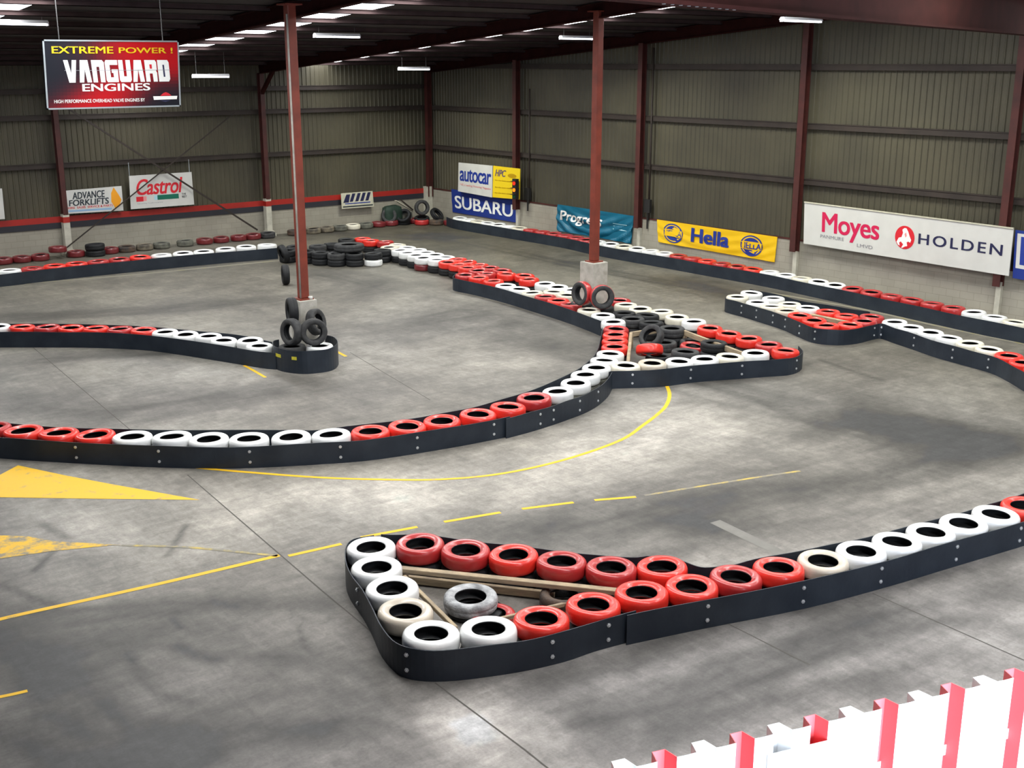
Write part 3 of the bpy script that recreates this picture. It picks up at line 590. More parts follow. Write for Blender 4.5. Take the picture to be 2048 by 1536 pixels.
# single tyres along the eaves wall
gM = 'unpainted and faded tyres lying along the eaves wall'
run([('M', 3, 501), ('M', 39, 499.5), ('M', 69, 497), ('M', 101, 495)], 'before the first white pilaster along the eaves wall', gM, level=0)
run([('K', 137, 488)], 'stacked against the first white pilaster', gM, level=1, lower='K', R=.33)
run([('M', 180, 485.6), ('B', 219, 484), ('T', 258, 480), ('O', 295, 478), ('O', 332, 471)], 'after the first pilaster along the eaves wall', gM, level=0)
run([('M', 370, 467.5), ('M', 404.6, 465), ('M', 437, 461), ('M', 471.6, 458), ('G', 500, 460)], 'before the second pilaster along the eaves wall', gM, level=0)
run([('B', 561, 454), ('T', 596, 450), ('T', 629, 446), ('O', 654, 444), ('C', 679, 441), ('O', 705, 440)], 'after the second pilaster along the eaves wall', gM, level=0)
run([('M', 732, 440), ('M', 761, 439), ('K', 790.5, 438), ('M', 817, 439.5), ('D', 844, 440), ('B', 868.6, 440.5), ('M', 893, 441)], 'in the run in front of the corner junk heap', gM, level=0)
run([('M', 103, 486)], 'resting on another next to the first white pilaster', gM, level=1, lower=None)

# belts are described before relaxing, since tyres must stay on their side of them
BH = .37
def belt_px(pts, z=BH): return [g(x, y, z)[:2] for x, y in pts]
BELTS = []
def belt(pts, label, bolts=(), smooth=4, closed=False, raw=False, h=BH, group='black rubber belts wrapped round the tyre stacks'):
    P = smooth_path(pts if raw else belt_px(pts), smooth, closed)
    if closed: P.append(P[0])
    BELTS.append(dict(P=P, label=label, bolts=bolts, h=h, group=group))
belt([(2110, 1024), (2048, 1043), (1904, 1084), (1780, 1119.5), (1614, 1161), (1407, 1200), (1254, 1231)], 'black rubber belt along the front of the near barrier towards the fence',
     [(2035, 1054), (1909, 1091), (1762, 1136), (1596, 1168), (1407, 1205)])
belt([(1272, 1222), (1191, 1243), (1129, 1263), (1035, 1283), (910, 1299), (835, 1299), (794, 1286), (763, 1254), (744, 1214), (724, 1179), (700, 1145), (691, 1120), (693, 1092), (712, 1076), (748, 1071)], 'black rubber belt bent round the front corner of the near triangular island',
     [(815, 1308), (1100, 1279), (1217, 1250), (712, 1180)])
belt([(762, 1069), (794, 1069), (879, 1073), (972, 1086), (1079, 1096.6), (1172, 1109), (1262, 1114), (1303, 1113), (1353, 1119), (1386, 1130), (1419, 1135), (1457, 1131), (1510, 1119), (1606, 1100), (1680, 1086), (1759, 1068), (1883, 1036), (1954, 1016), (2007, 1000), (2110, 966)], 'black rubber belt along the back of the near island and barrier')
belt([(-70, 866), (0, 875), (125, 883), (312, 892), (469, 894), (640, 886), (756, 876.6), (912, 853), (1020, 833)], 'long black rubber belt on the front of the curved barrier above the yellow arrow',
     [(155, 892), (321, 899), (499.5, 902), (680, 891), (831, 873), (984, 847)])
belt([(1012, 837), (1060, 825), (1104, 812), (1140, 800), (1172, 788), (1196, 775), (1216, 758), (1224, 744)], 'black rubber belt on the climbing part of the curved barrier',
     [(1072, 826), (1098, 818), (1150, 800), (1190, 783)])
belt([(-70, 836), (19, 847), (156, 856), (281, 859), (469, 860), (625, 860), (694, 853), (819, 837.5), (912, 822), (975, 807), (1037, 789), (1100, 766), (1147, 743), (1176, 724), (1194, 702), (1202, 673.5), (1205, 655)], 'long black rubber belt on the back of the curved barrier')
belt([(1218, 744), (1235, 742), (1321, 739), (1394, 730), (1492, 723), (1541, 719.5), (1577, 717), (1598, 711), (1606, 702), (1597, 692)], 'black rubber belt along the front of the middle island',
     [(1262, 745), (1376, 737), (1478, 728), (1589, 720)])
belt([(914, 546), (907, 552), (910, 557), (950, 565), (1011, 580), (1062, 595), (1143, 620), (1204, 643)], 'black rubber belt on the front of the wedge barrier')
belt([(-60, 555), (0, 549), (164, 531), (301, 517.6), (437.5, 505), (555, 496)], 'black rubber belt on the front of the far straight barrier')
belt([(-60, 664), (0, 664), (95, 664), (191, 665), (301, 670.7), (437, 690), (519.5, 703), (551, 706)], 'black rubber belt on the front of the curved barrier ending at the column')
belt([(-60, 649), (16, 648), (164, 648), (301, 654), (410, 663), (492, 672.5), (544, 684)], 'black rubber belt on the back of the curved barrier ending at the column')
belt([g(x, y, 0)[:2] for x, y in ((560, 722), (549, 727), (551, 737), (570, 744), (606, 748), (645, 745), (668, 739), (677, 727), (668, 717), (652, 712))], 'short black rubber drum belt round the foot of the column with the white plinth', raw=True, smooth=4, h=.50)
belt([(1464, 588), (1450.6, 595), (1462, 600), (1486, 606), (1530, 619), (1571, 632), (1602.5, 646), (1634, 656.6), (1678, 660), (1716, 657), (1745, 650), (1764, 647.5), (1790, 656), (1825, 667), (1875, 683.5), (1930, 698), (1985, 713), (2020, 729), (2048, 745), (2090, 770)], 'black rubber belt round the nose and tail of the far island',
     [(1491, 611), (1520, 620), (1545, 631), (1573, 639), (1600, 652), (1642, 661), (1744, 655), (1771, 653), (1838, 675), (1916, 698), (1985, 718)])
belt([(1740, 624), (1710, 619), (1660, 611), (1600, 601), (1550, 588), (1500, 578)], 'black rubber belt on the back of the far island')
belt([(893, 434), (916, 440.5), (1021, 458), (1118.5, 474), (1204, 492), (1338, 515), (1400, 526), (1526.6, 548), (1620, 567), (1716, 587), (1790, 603), (1875, 621), (1960, 639), (2048, 656), (2110, 670)], 'long black rubber belt on the barrier along the gable wall')

# relax: push lying tyres apart and off the belts
XY = np.array([(t['x'], t['y']) for t in TY]); RR = np.array([t['R'] for t in TY])
bseg = [(a, c) for b_ in BELTS for a, c in zip(b_['P'], b_['P'][1:])]
SA = np.array([s_[0] for s_ in bseg]); SB = np.array([s_[1] for s_ in bseg]); SD = SB-SA; SL = (SD**2).sum(1)+1e-9
for it in range(160):
    d = XY[:, None]-XY[None]; D = np.hypot(d[..., 0], d[..., 1])+1e-6; need = (RR[:, None]+RR[None])*1.0
    ov = np.clip(need-D, 0, None); np.fill_diagonal(ov, 0)
    XY = XY+((d/D[..., None])*ov[..., None]).sum(1)*.35
    w_ = XY[:, None]-SA[None]; t = np.clip((w_*SD[None]).sum(-1)/SL[None], 0, 1); q = SA[None]+t[..., None]*SD[None]; e = XY[:, None]-q
    De = np.hypot(e[..., 0], e[..., 1])+1e-6; k = De.argmin(1); r_ = np.arange(len(XY)); push = np.clip(RR+.012-De[r_, k], 0, None)
    XY = XY+(e[r_, k]/De[r_, k][:, None])*push[:, None]*.8
    XY[:, 0] = np.minimum(XY[:, 0], WX-.12-RR); XY[:, 1] = np.minimum(XY[:, 1], WY-.43-RR)
    for c_, hw in ((c1, .24), (c2, .28)):
        dd = XY-np.array(c_[:2]); Dd = np.hypot(dd[:, 0], dd[:, 1])+1e-6; ps = np.clip(RR+hw*1.05-Dd, 0, None); XY += dd/Dd[:, None]*ps[:, None]
def tyre(c, loc, rot, label, group, R=TR, lvl=None):
    o = bpy.data.objects.new('tyre', TM[c]); COL.objects.link(o); o.location = loc; o.rotation_euler = rot
    s_ = R/TR if c not in 'VPS' else 1.0; o.scale = (s_, s_, 1)
    return tag(o, label, 'tyre', group)
HID = []
for i, t in enumerate(TY):
    a = random.uniform(0, 2*PI); z0 = TW/2 if t['lvl'] == 0 else TW*1.5
    if t['lower'] is None: z0 = TW*1.5
    tl = t['tilt'] if t['lvl'] == 1 else .03
    tyre(t['c'], (XY[i, 0], XY[i, 1], z0+.004), (random.uniform(-tl, tl), random.uniform(-tl, tl), a), t['label'], t['group'], t['R'])
    if t['lvl'] == 1 and t['lower']:
        lw = t['lower']
        if lw == 'W': tyre('W', (XY[i, 0], XY[i, 1], TW/2), (0, 0, a), 'white tyre at the bottom of the stack that ends the black row', gG, t['R'])
        elif t['group'] == gE and 845 < proj((XY[i, 0], XY[i, 1], 0))[0] < 853 and 'near face' in t['label']: tyre('M', (XY[i, 0], XY[i, 1], TW/2), (0, 0, a), 'dark red tyre under a white one in the unbelted row', gE, t['R'])
        elif lw == 'O': tyre('O', (XY[i, 0], XY[i, 1], TW/2), (0, 0, a), 'dusty grey tyre under the white ones where the curved barrier climbs', 'grey tyres under the climbing white tyres', t['R'])
        elif t['group'] in (gE, gG, gI, gM): tyre('K', (XY[i, 0], XY[i, 1], TW/2), (0, 0, a), 'black tyre under another where the row has no belt', 'black tyres under the unbelted stacks', t['R'])
        else: HID.append((XY[i, 0], XY[i, 1], t['R']))
b = MB(); SG = 20
for hx, hy, hr in HID:
    n = len(b.v); pr = ((hr*.57, .03), (hr*.82, .004), (hr, .05), (hr, .16), (hr*.82, TW-.002), (hr*.57, .18))
    for k in range(SG):
        for rr, z in pr: b.v.append((hx+rr*math.cos(2*PI*k/SG), hy+rr*math.sin(2*PI*k/SG), z))
    for k in range(SG):
        for j in range(6): b.f.append((n+k*6+j, n+((k+1) % SG)*6+j, n+((k+1) % SG)*6+(j+1) % 6, n+k*6+(j+1) % 6)); b.mi.append(0)
tag(b.build('tyre', 'rubber', smooth=True), 'plain black tyres under the painted ones, hidden behind the belts', 'tyre', None, 'stuff')
def facing(loc, yaw_off, lean=0.0):
    """rotation for an upright tyre whose axle points at the platform, turned by yaw_off degrees"""
    a = math.atan2(-loc[1], -loc[0])+math.radians(yaw_off)
    return (0, PI/2-math.radians(lean), a)
def upright(c, x, y, z, yaw, label, group, lean=0, R=TR):
    p = g(x, y, z); return tyre(c, tuple(p), facing(p, yaw, lean), label, group, R)
gJ = 'black tyres heaped round the foot of the column'
for i, (x, y, c, lab) in enumerate(((584, 691, 'G', 'worn grey tyre lying inside the drum belt next to the white run'), (639, 690, 'W', 'white tyre lying inside the drum belt'))):
    p = g(x, y, .48); tyre(c, (p[0], p[1], TW*1.5*1.16), (0, 0, i), lab, gJ).scale = (1, 1, 1.15); tyre('K', (p[0], p[1], TW*.58), (0, 0, i), 'black tyre lying on the floor inside the drum belt under the '+('white' if i else 'grey')+' one', gJ)
upright('G', 627, 664, .79, 12, 'worn black tyre standing upright in front of the white plinth', gJ, 4)
upright('G', 583, 664, .79, -52, 'worn black tyre standing upright beside the white plinth', gJ, 4)
upright('K', 584, 622, 1.16, -80, 'black tyre leaning edge-on high against the white plinth', gJ, 0)
upright('G', 632, 644, .86, 60, 'grey tyre leaning behind the upright ones at the white plinth', gJ, 14)
gP = 'red-treaded tyres standing by the cream plinth'
upright('P', 1204, 594, .74, 14, 'red-treaded tyre standing upright in front of the cream plinth, hole towards the track', gP, 4)
upright('P', 1164, 587, .78, -48, 'red-treaded tyre standing upright turned away beside the cream plinth', gP, 4)
# on the floor under those two
for x, y in ((1163, 605), (1205, 613)):
    p = g(x, y, .41); tyre('K', (p[0], p[1], TW*1.5), (0, 0, 0), 'black tyre lying under the upright red-treaded tyres', 'black tyres under the upright red-treaded ones'); tyre('K', (p[0], p[1], TW/2), (0, 0, 1), 'black tyre lying under the upright red-treaded tyres', 'black tyres under the upright red-treaded ones')
# truck tyre and leaning ones in the black row
p = g(698, 494, .55); tyre('V', (p[0], p[1], .545), (0, 0, 0), 'large worn truck tyre lying across the bare black row', gG)
for k_, (dx, dy) in enumerate(((.25, .2), (-.3, .1))): tyre('K', (p[0]+dx, p[1]+dy, TW/2), (0, 0, 0), 'plain black tyre under the large truck tyre', 'black tyres under the truck tyre'); tyre('K', (p[0]+dx, p[1]+dy, TW*1.5), (0, 0, 0), 'plain black tyre under the large truck tyre', 'black tyres under the truck tyre')
upright('K', 567, 507, .34, -70, 'dark tyre leaning on the end of the far straight barrier', gG, -18)
upright('K', 571, 549, .31, -84, 'black tyre standing edge-on alone on the floor beside the column', gG, 0)
# island interior, odd ones
upright('G', 1303, 674, .30, -35, 'dark tyre leaning inside the middle island beside the short timber', gI, 35)
p = g(1299, 700, .33); o = tyre('R', tuple(p), (0, 0, 0), 'red tyre tipped away over a black one inside the middle island', gI); o.rotation_mode = 'QUATERNION'; o.rotation_quaternion = Matrix.Rotation(math.radians(-24), 3, Vector(RT)).to_quaternion()
p = g(1386, 693, .18); tyre('D', (p[0], p[1], .12), (0.1, 0, 0), 'dull red tyre half buried at the centre of the middle island', gI)
# near island interior
gN = 'loose tyres inside the near island'
p = g(941, 1180, .30); tyre('S', (p[0], p[1], .155), (.03, -.03, 0), 'scuffed grey tyre lying inside the near triangular island', gN).scale = (1.12, 1.12, .82)
tyre('K', (p[0]+.05, p[1]-.03, .034), (0, 0, 0), 'thin black tyre flattened under the scuffed grey one', gN).scale = (1.14, 1.14, .30)
p = g(985, 1228, .08); o = tyre('D', (p[0], p[1], .055), (0, 0, 0), 'flattened faded red tyre behind the white corner tyre', gN); o.scale = (.92, .92, .5)
p = g(1128, 1197, .12); tyre('B', (p[0], p[1], .105), (0, 0, 0), 'dusty brown tyre lying under the timber inside the near island', gN)
# corner junk heap
gQ = 'junk heap in the building corner'
for (hx, hy, hz, yaw, lean, c, lab) in ((27.25, 40.10, .66, 20, 6, 'G', 'worn black tyre standing on top of the corner junk heap'), (26.45, 40.25, .36, -30, 38, 'K', 'black tyre tipped back in the corner junk heap'), (27.75, 39.75, .36, 60, 40, 'K', 'black tyre leaning at the gable side of the junk heap'),
                                     (25.85, 40.45, .40, 10, 14, 'G', 'grey tyre leaning beside the grey box'), (27.20, 40.05, .19, 0, 80, 'K', 'black tyre lying low in the corner junk heap')):
    tyre(c, (hx, hy, hz), facing((hx, hy, hz), yaw, lean), lab, gQ, R=.32)
def blob(name, c, s_, m, seed, label, cat, rot=0):
    bm = bmesh.new(); bmesh.ops.create_cube(bm, size=2); bmesh.ops.subdivide_edges(bm, edges=bm.edges, cuts=5, use_grid_fill=True); r = random.Random(seed)
    for v in bm.verts:
        q = v.co; k = (abs(q.x)**4+abs(q.y)**4+abs(q.z)**4)**.25; v.co = Vector((q.x/k*s_[0], q.y/k*s_[1], q.z/k*s_[2])); v.co += Vector((r.uniform(-1, 1), r.uniform(-1, 1), r.uniform(-1, 1)))*.025
        if v.co.z < -s_[2]*.8: v.co.z = -s_[2]
    me = bpy.data.meshes.new(name); bm.to_mesh(me); bm.free(); me.polygons.foreach_set('use_smooth', [True]*len(me.polygons)); o = link(name, me, m, None, c, (0, 0, rot)); return tag(o, label, cat)
p = onY(784, 420, WY-.55); blob('bag', (p[0], p[1], .40), (.42, .24, .40), 'tarp', 3, 'dark green bag slumped against the block wall', 'bag')
p = onY(806, 416, WY-.36)
b = MB(); b.bar((p[0]-.35, p[1], .95), (p[0]+.5, p[1], .45), .16, .03); b.bar((p[0]-.2, p[1]-.1, 1.0), (p[0]+.42, p[1]-.1, .52), .05, .05, mi=1); tag(b.build('board', ['board_cream', 'girt_steel']), 'cream offcut board leaning on the green bag', 'board')
p = onY(812, 428, WY-.55); b = MB(); b.box((p[0]-.3, p[1]-.12, .0), (p[0]+.25, p[1]+.12, .50)); o = b.build('box', 'rubber_olive'); m_ = o.modifiers.new('b', 'BEVEL'); m_.width = .03; tag(o, 'grey box in the corner junk heap', 'box')

# ------------------------------------------------------------------ belts
def nearest(P, q):
    best = None
    for a, c in zip(P, P[1:]):
        d = c-a; t = float(np.clip(((q-a)@d)/((d@d)+1e-9), 0, 1)); r = a+d*t; e = np.hypot(*(q-r))
        if best is None or e < best[0]: best = (e, r, d/(np.hypot(*d)+1e-9))
    return best
for k, B2 in enumerate(BELTS):
    P = B2['P']; b = MB(); n = len(P); T = .012; h = B2['h']; ring = []
    for i, p in enumerate(P):
        d = P[min(i+1, n-1)]-P[max(i-1, 0)]; d = d/(np.hypot(*d)+1e-9); nr = np.array([-d[1], d[0]])
        wob = .006*math.sin(i*.9+k)
        v0 = len(b.v); 
        for s_, z in ((-1, 0), (1, 0), (1, h+wob), (-1, h+wob)): b.v.append((*(p+nr*s_*T/2), z))
        ring.append(v0)
    for a, c in zip(ring, ring[1:]):
        for j in range(4): b.f.append((a+j, c+j, c+(j+1) % 4, a+(j+1) % 4)); b.mi.append(0)
    for a in (ring[0], ring[-1]): b.f.append((a, a+1, a+2, a+3)); b.mi.append(0)
    o = b.build('rubber_belt', 'belt_rubber'); tag(o, B2['label'], 'belt', B2['group'])
    for bx_, by_ in B2['bolts']:
        q = g(bx_, by_, .285)[:2]; e, r, d = nearest(P, q); nr = np.array([-d[1], d[0]])
        if nr@(-r) < 0: nr = -nr
        for z in (.285, .105):
            bb = MB(); c0 = r+nr*.004; c1_ = r+nr*.018
            bb.tube([(*c0, z), (*c1_, z)], .026, 6); bb.tube([(*c1_, z), (*(r+nr*.028), z)], .012, 6); bb.build('bolt', 'galvanised', o)
for x, y in ((561, 706), (585, 704), (607, 706)):
    P = BELTS[11]['P']; q = g(x, y, .36)[:2]; e, r, d = nearest(P, q); nr = np.array([-d[1], d[0]]); nr = nr if nr@(-r) > 0 else -nr
    bb = MB(); a = r+nr*.008; bb.hexa([(*(a-d*.06), .30), (*(a+d*.06), .30), (*(a+d*.06+nr*.004), .30), (*(a-d*.06+nr*.004), .30), (*(a-d*.06), .37), (*(a+d*.06), .37), (*(a+d*.06+nr*.004), .37), (*(a-d*.06+nr*.004), .37)])
    o = bb.build('paint_mark', 'worn_yellow_spot', next(q_ for q_ in COL.objects if q_.get('label') == BELTS[11]['label'])); o['label'] = 'small yellow paint mark'

# ------------------------------------------------------------------ timber rails in the islands
def plank(a, c, z0, z1, w, label, group):
    b = MB(); A_ = (*a, (z0+z1)/2); C_ = (*c, (z0+z1)/2); b.bar(A_, C_, w, z1-z0); o = b.build('timber_rail', 'timber'); m_ = o.modifiers.new('b', 'BEVEL'); m_.width = .006
    return tag(o, label, 'timber rail', group)
gT = 'timber rails of the near island'
plank(g(800, 1134, .30)[:2], g(1255, 1181, .30)[:2], .24, .30, .10, 'long upper timber rail in front of the red tyres of the near island', gT)
plank(g(810, 1150, .12)[:2], g(1110, 1184, .12)[:2], .02, .12, .06, 'lower timber rail behind the scuffed grey tyre', gT)
plank(g(808, 1150, .26)[:2], g(912, 1253, .26)[:2], .20, .26, .05, 'thin timber rail beside the white side of the near island', gT)
plank(g(985, 1238, .20)[:2], g(1250, 1177, .20)[:2], .15, .20, .04, 'thin slanting timber behind the bright red front tyres', gT)
for x, y, lab in ((806, 1140, 'by the white tyres'), (1240, 1182, 'by the red tyres')):
    p = g(x, y, .24); b = MB(); b.box((p[0]-.05, p[1]-.05, 0), (p[0]+.05, p[1]+.05, .24)); tag(b.build('timber_block', 'timber'), 'short timber block under the upper rail '+lab, 'timber block', 'timber blocks of the near island')
gT = 'timber rails of the middle island'
plank(g(1262, 664, .38)[:2], g(1256, 722, .38)[:2], .26, .38, .07, 'pale timber rail beside the short red run', gT)
plank(g(1262, 664, .38)[:2], g(1322, 655, .38)[:2], .26, .38, .06, 'pale timber rail behind the leaning tyre of the middle island', gT)
plank(g(1368, 660, .38)[:2], g(1488, 705, .38)[:2], .26, .38, .07, 'long pale timber rail under the red tyres of the middle island', gT)
for q in ((1262, 664), (1256, 720), (1370, 661), (1486, 704)):
    p = g(*q, .38); b = MB(); b.box((p[0]-.04, p[1]-.04, 0), (p[0]+.04, p[1]+.04, .26)); tag(b.build('timber_block', 'timber'), 'short timber post holding up a rail of the middle island', 'timber block', 'timber posts of the middle island')
p0, p1 = g(1622, 626, .38)[:2], g(1700, 642, .38)[:2]; plank(p0, p1, .26, .36, .12, 'dark green timber lying inside the far island', 'timber of the far island')

# ------------------------------------------------------------------ signs
def font_mesh(txt, bold=0.0, shear=0.0, space=1.0):
    cu = bpy.data.curves.new('t', 'FONT'); cu.body = txt; cu.offset = bold; cu.shear = shear; cu.space_character = space; cu.resolution_u = 4
    ob = bpy.data.objects.new('t', cu); COL.objects.link(ob); dg = bpy.context.evaluated_depsgraph_get(); me = bpy.data.meshes.new_from_object(ob.evaluated_get(dg))
    bpy.data.objects.remove(ob); bpy.data.curves.remove(cu); return me
class Sign:
    def __init__(s, corners, plane, name, label, cat, m, t=.03, wave=0.0, sub=1):
        f = (lambda q: onX(*q, plane[1])) if plane[0] == 'x' else (lambda q: onY(*q, plane[1]))
        s.c = [f(q) for q in corners]      # TL TR BR BL
        s.n = np.array([-1.0, 0, 0]) if plane[0] == 'x' else np.array([0, -1.0, 0]); s.wave = wave
        N = 1 if (sub == 1 and not wave) else max(sub, 20); K = 1 if N == 1 else max(6, N//2)
        b = MB()
        for i in range(N):
            for j in range(K):
                u0, u1, v0, v1 = i/N, (i+1)/N, j/K, (j+1)/K
                b.quad(s.P(u0, v0), s.P(u1, v0), s.P(u1, v1), s.P(u0, v1))
        for k in range(4):       # edge thickness and back
            pass
        B0 = [s.P(u, v)-s.n*t for u, v in ((0, 0), (1, 0), (1, 1), (0, 1))]; F0 = [s.P(u, v) for u, v in ((0, 0), (1, 0), (1, 1), (0, 1))]
        b.quad(*B0)
        for k in range(4): b.quad(F0[k], F0[(k+1) % 4], B0[(k+1) % 4], B0[k])
        s.N, s.K = N, K
        s.o = b.build(name, m); tag(s.o, label, cat)
    def P(s, u, v, off=0.0):       # v down
        TL, TR_, BR, BL = s.c; p = TL*(1-u)*(1-v)+TR_*u*(1-v)+BR*u*v+BL*(1-u)*v
        w = s.wave*(math.sin(u*17+v*5)*.4+math.sin(u*31-v*9)*.15+math.sin((v*1.1+(u-.5)**2*3.2)*15)*.5)*min(1, v*2+.15) if s.wave else 0
        return p+s.n*(off+w)
    def text(s, txt, box, m, bold=0.0, shear=0.0, space=1.0, off=.006, name='lettering'):
        me = font_mesh(txt, 0.0, shear, space); co = np.array([v.co[:] for v in me.vertices]); lo, hi = co.min(0), co.max(0); u0, v0, u1, v1 = box
        V = []; F = []; n = len(co); sh = [(0, 0)] if not bold else [(-1, -.5), (1, -.5), (-1, .5), (1, .5), (0, 0)]
        ex = bold*1.3; polys = [tuple(p.vertices) for p in me.polygons]
        for k, (sx_, sy_) in enumerate(sh):
            for c in co:
                u = (c[0]+sx_*ex-lo[0]+ex)/(hi[0]-lo[0]+2*ex)*(u1-u0)+u0; w = v1-(c[1]+sy_*ex-lo[1]+ex*.5)/(hi[1]-lo[1]+ex)*(v1-v0)
                V.append(tuple(s.P(u, w, off+k*.0006)))
            F += [tuple(q+k*n for q in p) for p in polys]
        m2 = bpy.data.meshes.new('lettering'); m2.from_pydata(V, [], F); m2.update(); bpy.data.meshes.remove(me); return link(name, m2, m, s.o)
    def shape(s, pts, m, off=.004, name='printed_shape', label=None):
        b = MB(); pts = list(pts); c = (sum(p[0] for p in pts)/len(pts), sum(p[1] for p in pts)/len(pts))
        b.poly([s.P(u, v, off) for u, v in pts]); o = b.build(name, m, s.o)
        if label: o['label'] = label
        return o
    def rect(s, u0, v0, u1, v1, m, off=.004, name='printed_bar', label=None): return s.shape([(u0, v0), (u1, v0), (u1, v1), (u0, v1)], m, off, name, label)
    def disc(s, cu, cv, ru, rv, m, off=.004, name='printed_disc', label=None, a0=0, a1=2*PI): return s.shape([(cu+ru*math.cos(a0+(a1-a0)*k/28), cv+rv*math.sin(a0+(a1-a0)*k/28)) for k in range(28 if a1-a0 > 6 else 29)], m, off, name, label)
XS = WX-.36; YS = WY-.36
# hanging engine board
s = Sign([(84, 79), (357, 81.5), (361.5, 213), (93.5, 219.5)], ('y', 23.0), 'hanging_board', 'red and black engine advertising board hanging from the roof', 'sign', 'printed_board', .05, 0, 40)
me = s.o.data; at = me.color_attributes.new('albedo', 'FLOAT_COLOR', 'CORNER')
def vang(u, v):
    f = lambda x: 1/(1+math.exp(-x*14))
    a = f((u*1.0+v*.75)-.86)*f(1.38-(u*1.0+v*.78)*1.02)  # red diagonal
    tr = f(u-.47-v*.05)*f(.66-v) ; r = max(a, tr)
    r *= 1-.85*f(v-.52)*f(u-.62)
    c = np.array([.012, .014, .020])*(1-r)+np.array([.46, .008, .012])*r
    return c
li = 0
for poly in me.polygons:
    k = poly.index
    if k < s.N*s.K:
        i, j = k//s.K, k % s.K
    else: i, j = 0, 0
    cc = vang((i+.5)/s.N, (j+.5)/s.K)
    for L_ in poly.loop_indices: at.data[L_].color = (*cc, 1)
s.text('EXTREME', (.060, .095, .500, .195), 'ink_yellow', 0.013); s.text('POWER !', (.540, .105, .950, .190), 'ink_yellow', 0.013)
GL = {'V': [(0, 0), (.34, 0), (.52, .60), (.66, 0), (1, 0), (.78, 1), (.30, 1)], 'A': [(.2, 0), (.8, 0), (1, 1), (.64, 1), (.52, .42), (.38, 1), (.04, 1)],
 'N': [(0, 0), (.85, 0), (1, .10), (1, 1), (.64, 1), (.60, .3), (.38, .3), (.40, 1), (.05, 1)], 'G': [(.08, 0), (1, 0), (1, .22), (.36, .22), (.40, .78), (.64, .78), (.62, .58), (.5, .58), (.5, .42), (1, .42), (1, 1), (.12, 1), (.03, .9), (0, .1)],
 'U': [(0, 0), (.36, 0), (.40, .74), (.62, .74), (.60, 0), (.97, 0), (1, .9), (.9, 1), (.12, 1), (.03, .9)], 'R': [(0, 0), (.88, 0), (.98, .1), (1, .42), (.92, .5), (1, .58), (1, 1), (.66, 1), (.62, .62), (.38, .62), (.40, 1), (.05, 1)],
 'D': [(0, 0), (.86, 0), (.97, .12), (1, .88), (.88, 1), (.05, 1)]}
for k, ch in enumerate('VANGUARD'):
    c0 = .135+k*.0985; s.shape([(c0+x*.092+y_*.008, .29+y_*.325) for x, y_ in GL[ch]], 'ink_white', .006+k*.0002, 'lettering')
s.shape([(c0+x*.092+y_*.008, .29+y_*.325) for x, y_ in ((.42, .22), (.56, .22), (.60, .78), (.46, .78))], 'ink_navy', .009, 'letter_counter'); c0 = .135+6*.0985; s.shape([(c0+x*.092+y_*.008, .29+y_*.325) for x, y_ in ((.40, .2), (.6, .2), (.6, .4), (.42, .4))], 'ink_red', .009, 'letter_counter')
s.rect(.14, .437, .925, .443, 'ink_grey', .010)
s.text('ENGINES', (.26, .635, .765, .745), 'ink_white', 0.017); s.text('HIGH PERFORMANCE OVERHEAD VALVE ENGINES BY', (.055, .86, .72, .91), 'ink_white', 0.008)
s.shape([(.84, .83), (.865, .79), (.885, .775), (.905, .79), (.93, .83)], 'signal_red' if 0 else 'ink_red', .004, 'emblem_peak'); s.shape([(.785, .835), (.975, .835), (.97, .885), (.79, .89)], 'ink_white', .005, 'emblem_bar'); s.shape([(.835, .90), (.92, .90), (.88, .925)], 'ink_navy', .005, 'emblem_base')
for (u0, v0, u1, v1) in ((0, 0, 1, .022), (0, .978, 1, 1), (0, 0, .012, 1), (.988, 0, 1, 1)): s.rect(u0, v0, u1, v1, 'frame_grey', .012, 'frame_strip')
for u in (.12, .88):
    p = s.P(u, 0); b = MB(); b.tube([(p[0], p[1]+.02, p[2]), (p[0], p[1]+.02, roof_z(23.0, .2))], .01, 6); b.build('suspension_wire', 'wire', s.o)
# eaves wall boards
s = Sign([(125, 382), (243, 372), (247, 421), (130, 428)], ('y', YS), 'wall_board', 'small pale board lettered for a forklift firm', 'sign', 'board_white')
s.text('ADVANCE', (.15, .10, .70, .40), 'ink_black', 0.021, .1); s.text('FORKLIFTS', (.08, .42, .76, .68), 'ink_black', 0.021, .1); s.text('HIRE  SALES  SERVICE & PARTS', (.06, .71, .82, .80), 'ink_red', 0.008); s.rect(.06, .85, .80, .93, 'ink_lightblue')
s.shape([(.86, .02), (.94, .35), (.98, .55), (.92, .85), (.86, .88), (.80, .60), (.81, .25)], 'ink_orange', .006, 'printed_flame')
s = Sign([(258, 352), (383, 344), (388.5, 409), (262, 418.5)], ('y', YS), 'wall_board', 'white board with red italic oil brand lettering', 'sign', 'board_white')
s.text('Castrol', (.10, .12, .84, .60), 'ink_red', 0.015, .25, .95); s.rect(.09, .64, .20, .79, 'ink_red'); s.rect(.20, .64, .25, .78, 'ink_pink'); s.rect(.37, .64, .42, .77, 'ink_paleteal'); s.rect(.42, .63, .76, .775, 'ink_green'); s.text('THE\nBEST', (.81, .62, .89, .76), 'ink_black', 0.013); s.text('Quality Lubricants', (.10, .83, .50, .88), 'ink_grey')
for u in (.01, .97):
    p = s.P(u, 0); b = MB(); b.tube([(p[0], p[1]+.02, p[2]), (p[0], p[1]+.02, 3.05)], .014, 6); b.build('hanging_strap', 'frame_grey', s.o)
s = Sign([(-40, 380), (4, 377), (10, 438), (-40, 441)], ('y', YS), 'wall_board', 'pale blue board cut by the edge of the view', 'sign', 'ink_paleteal' if 0 else 'board_white')
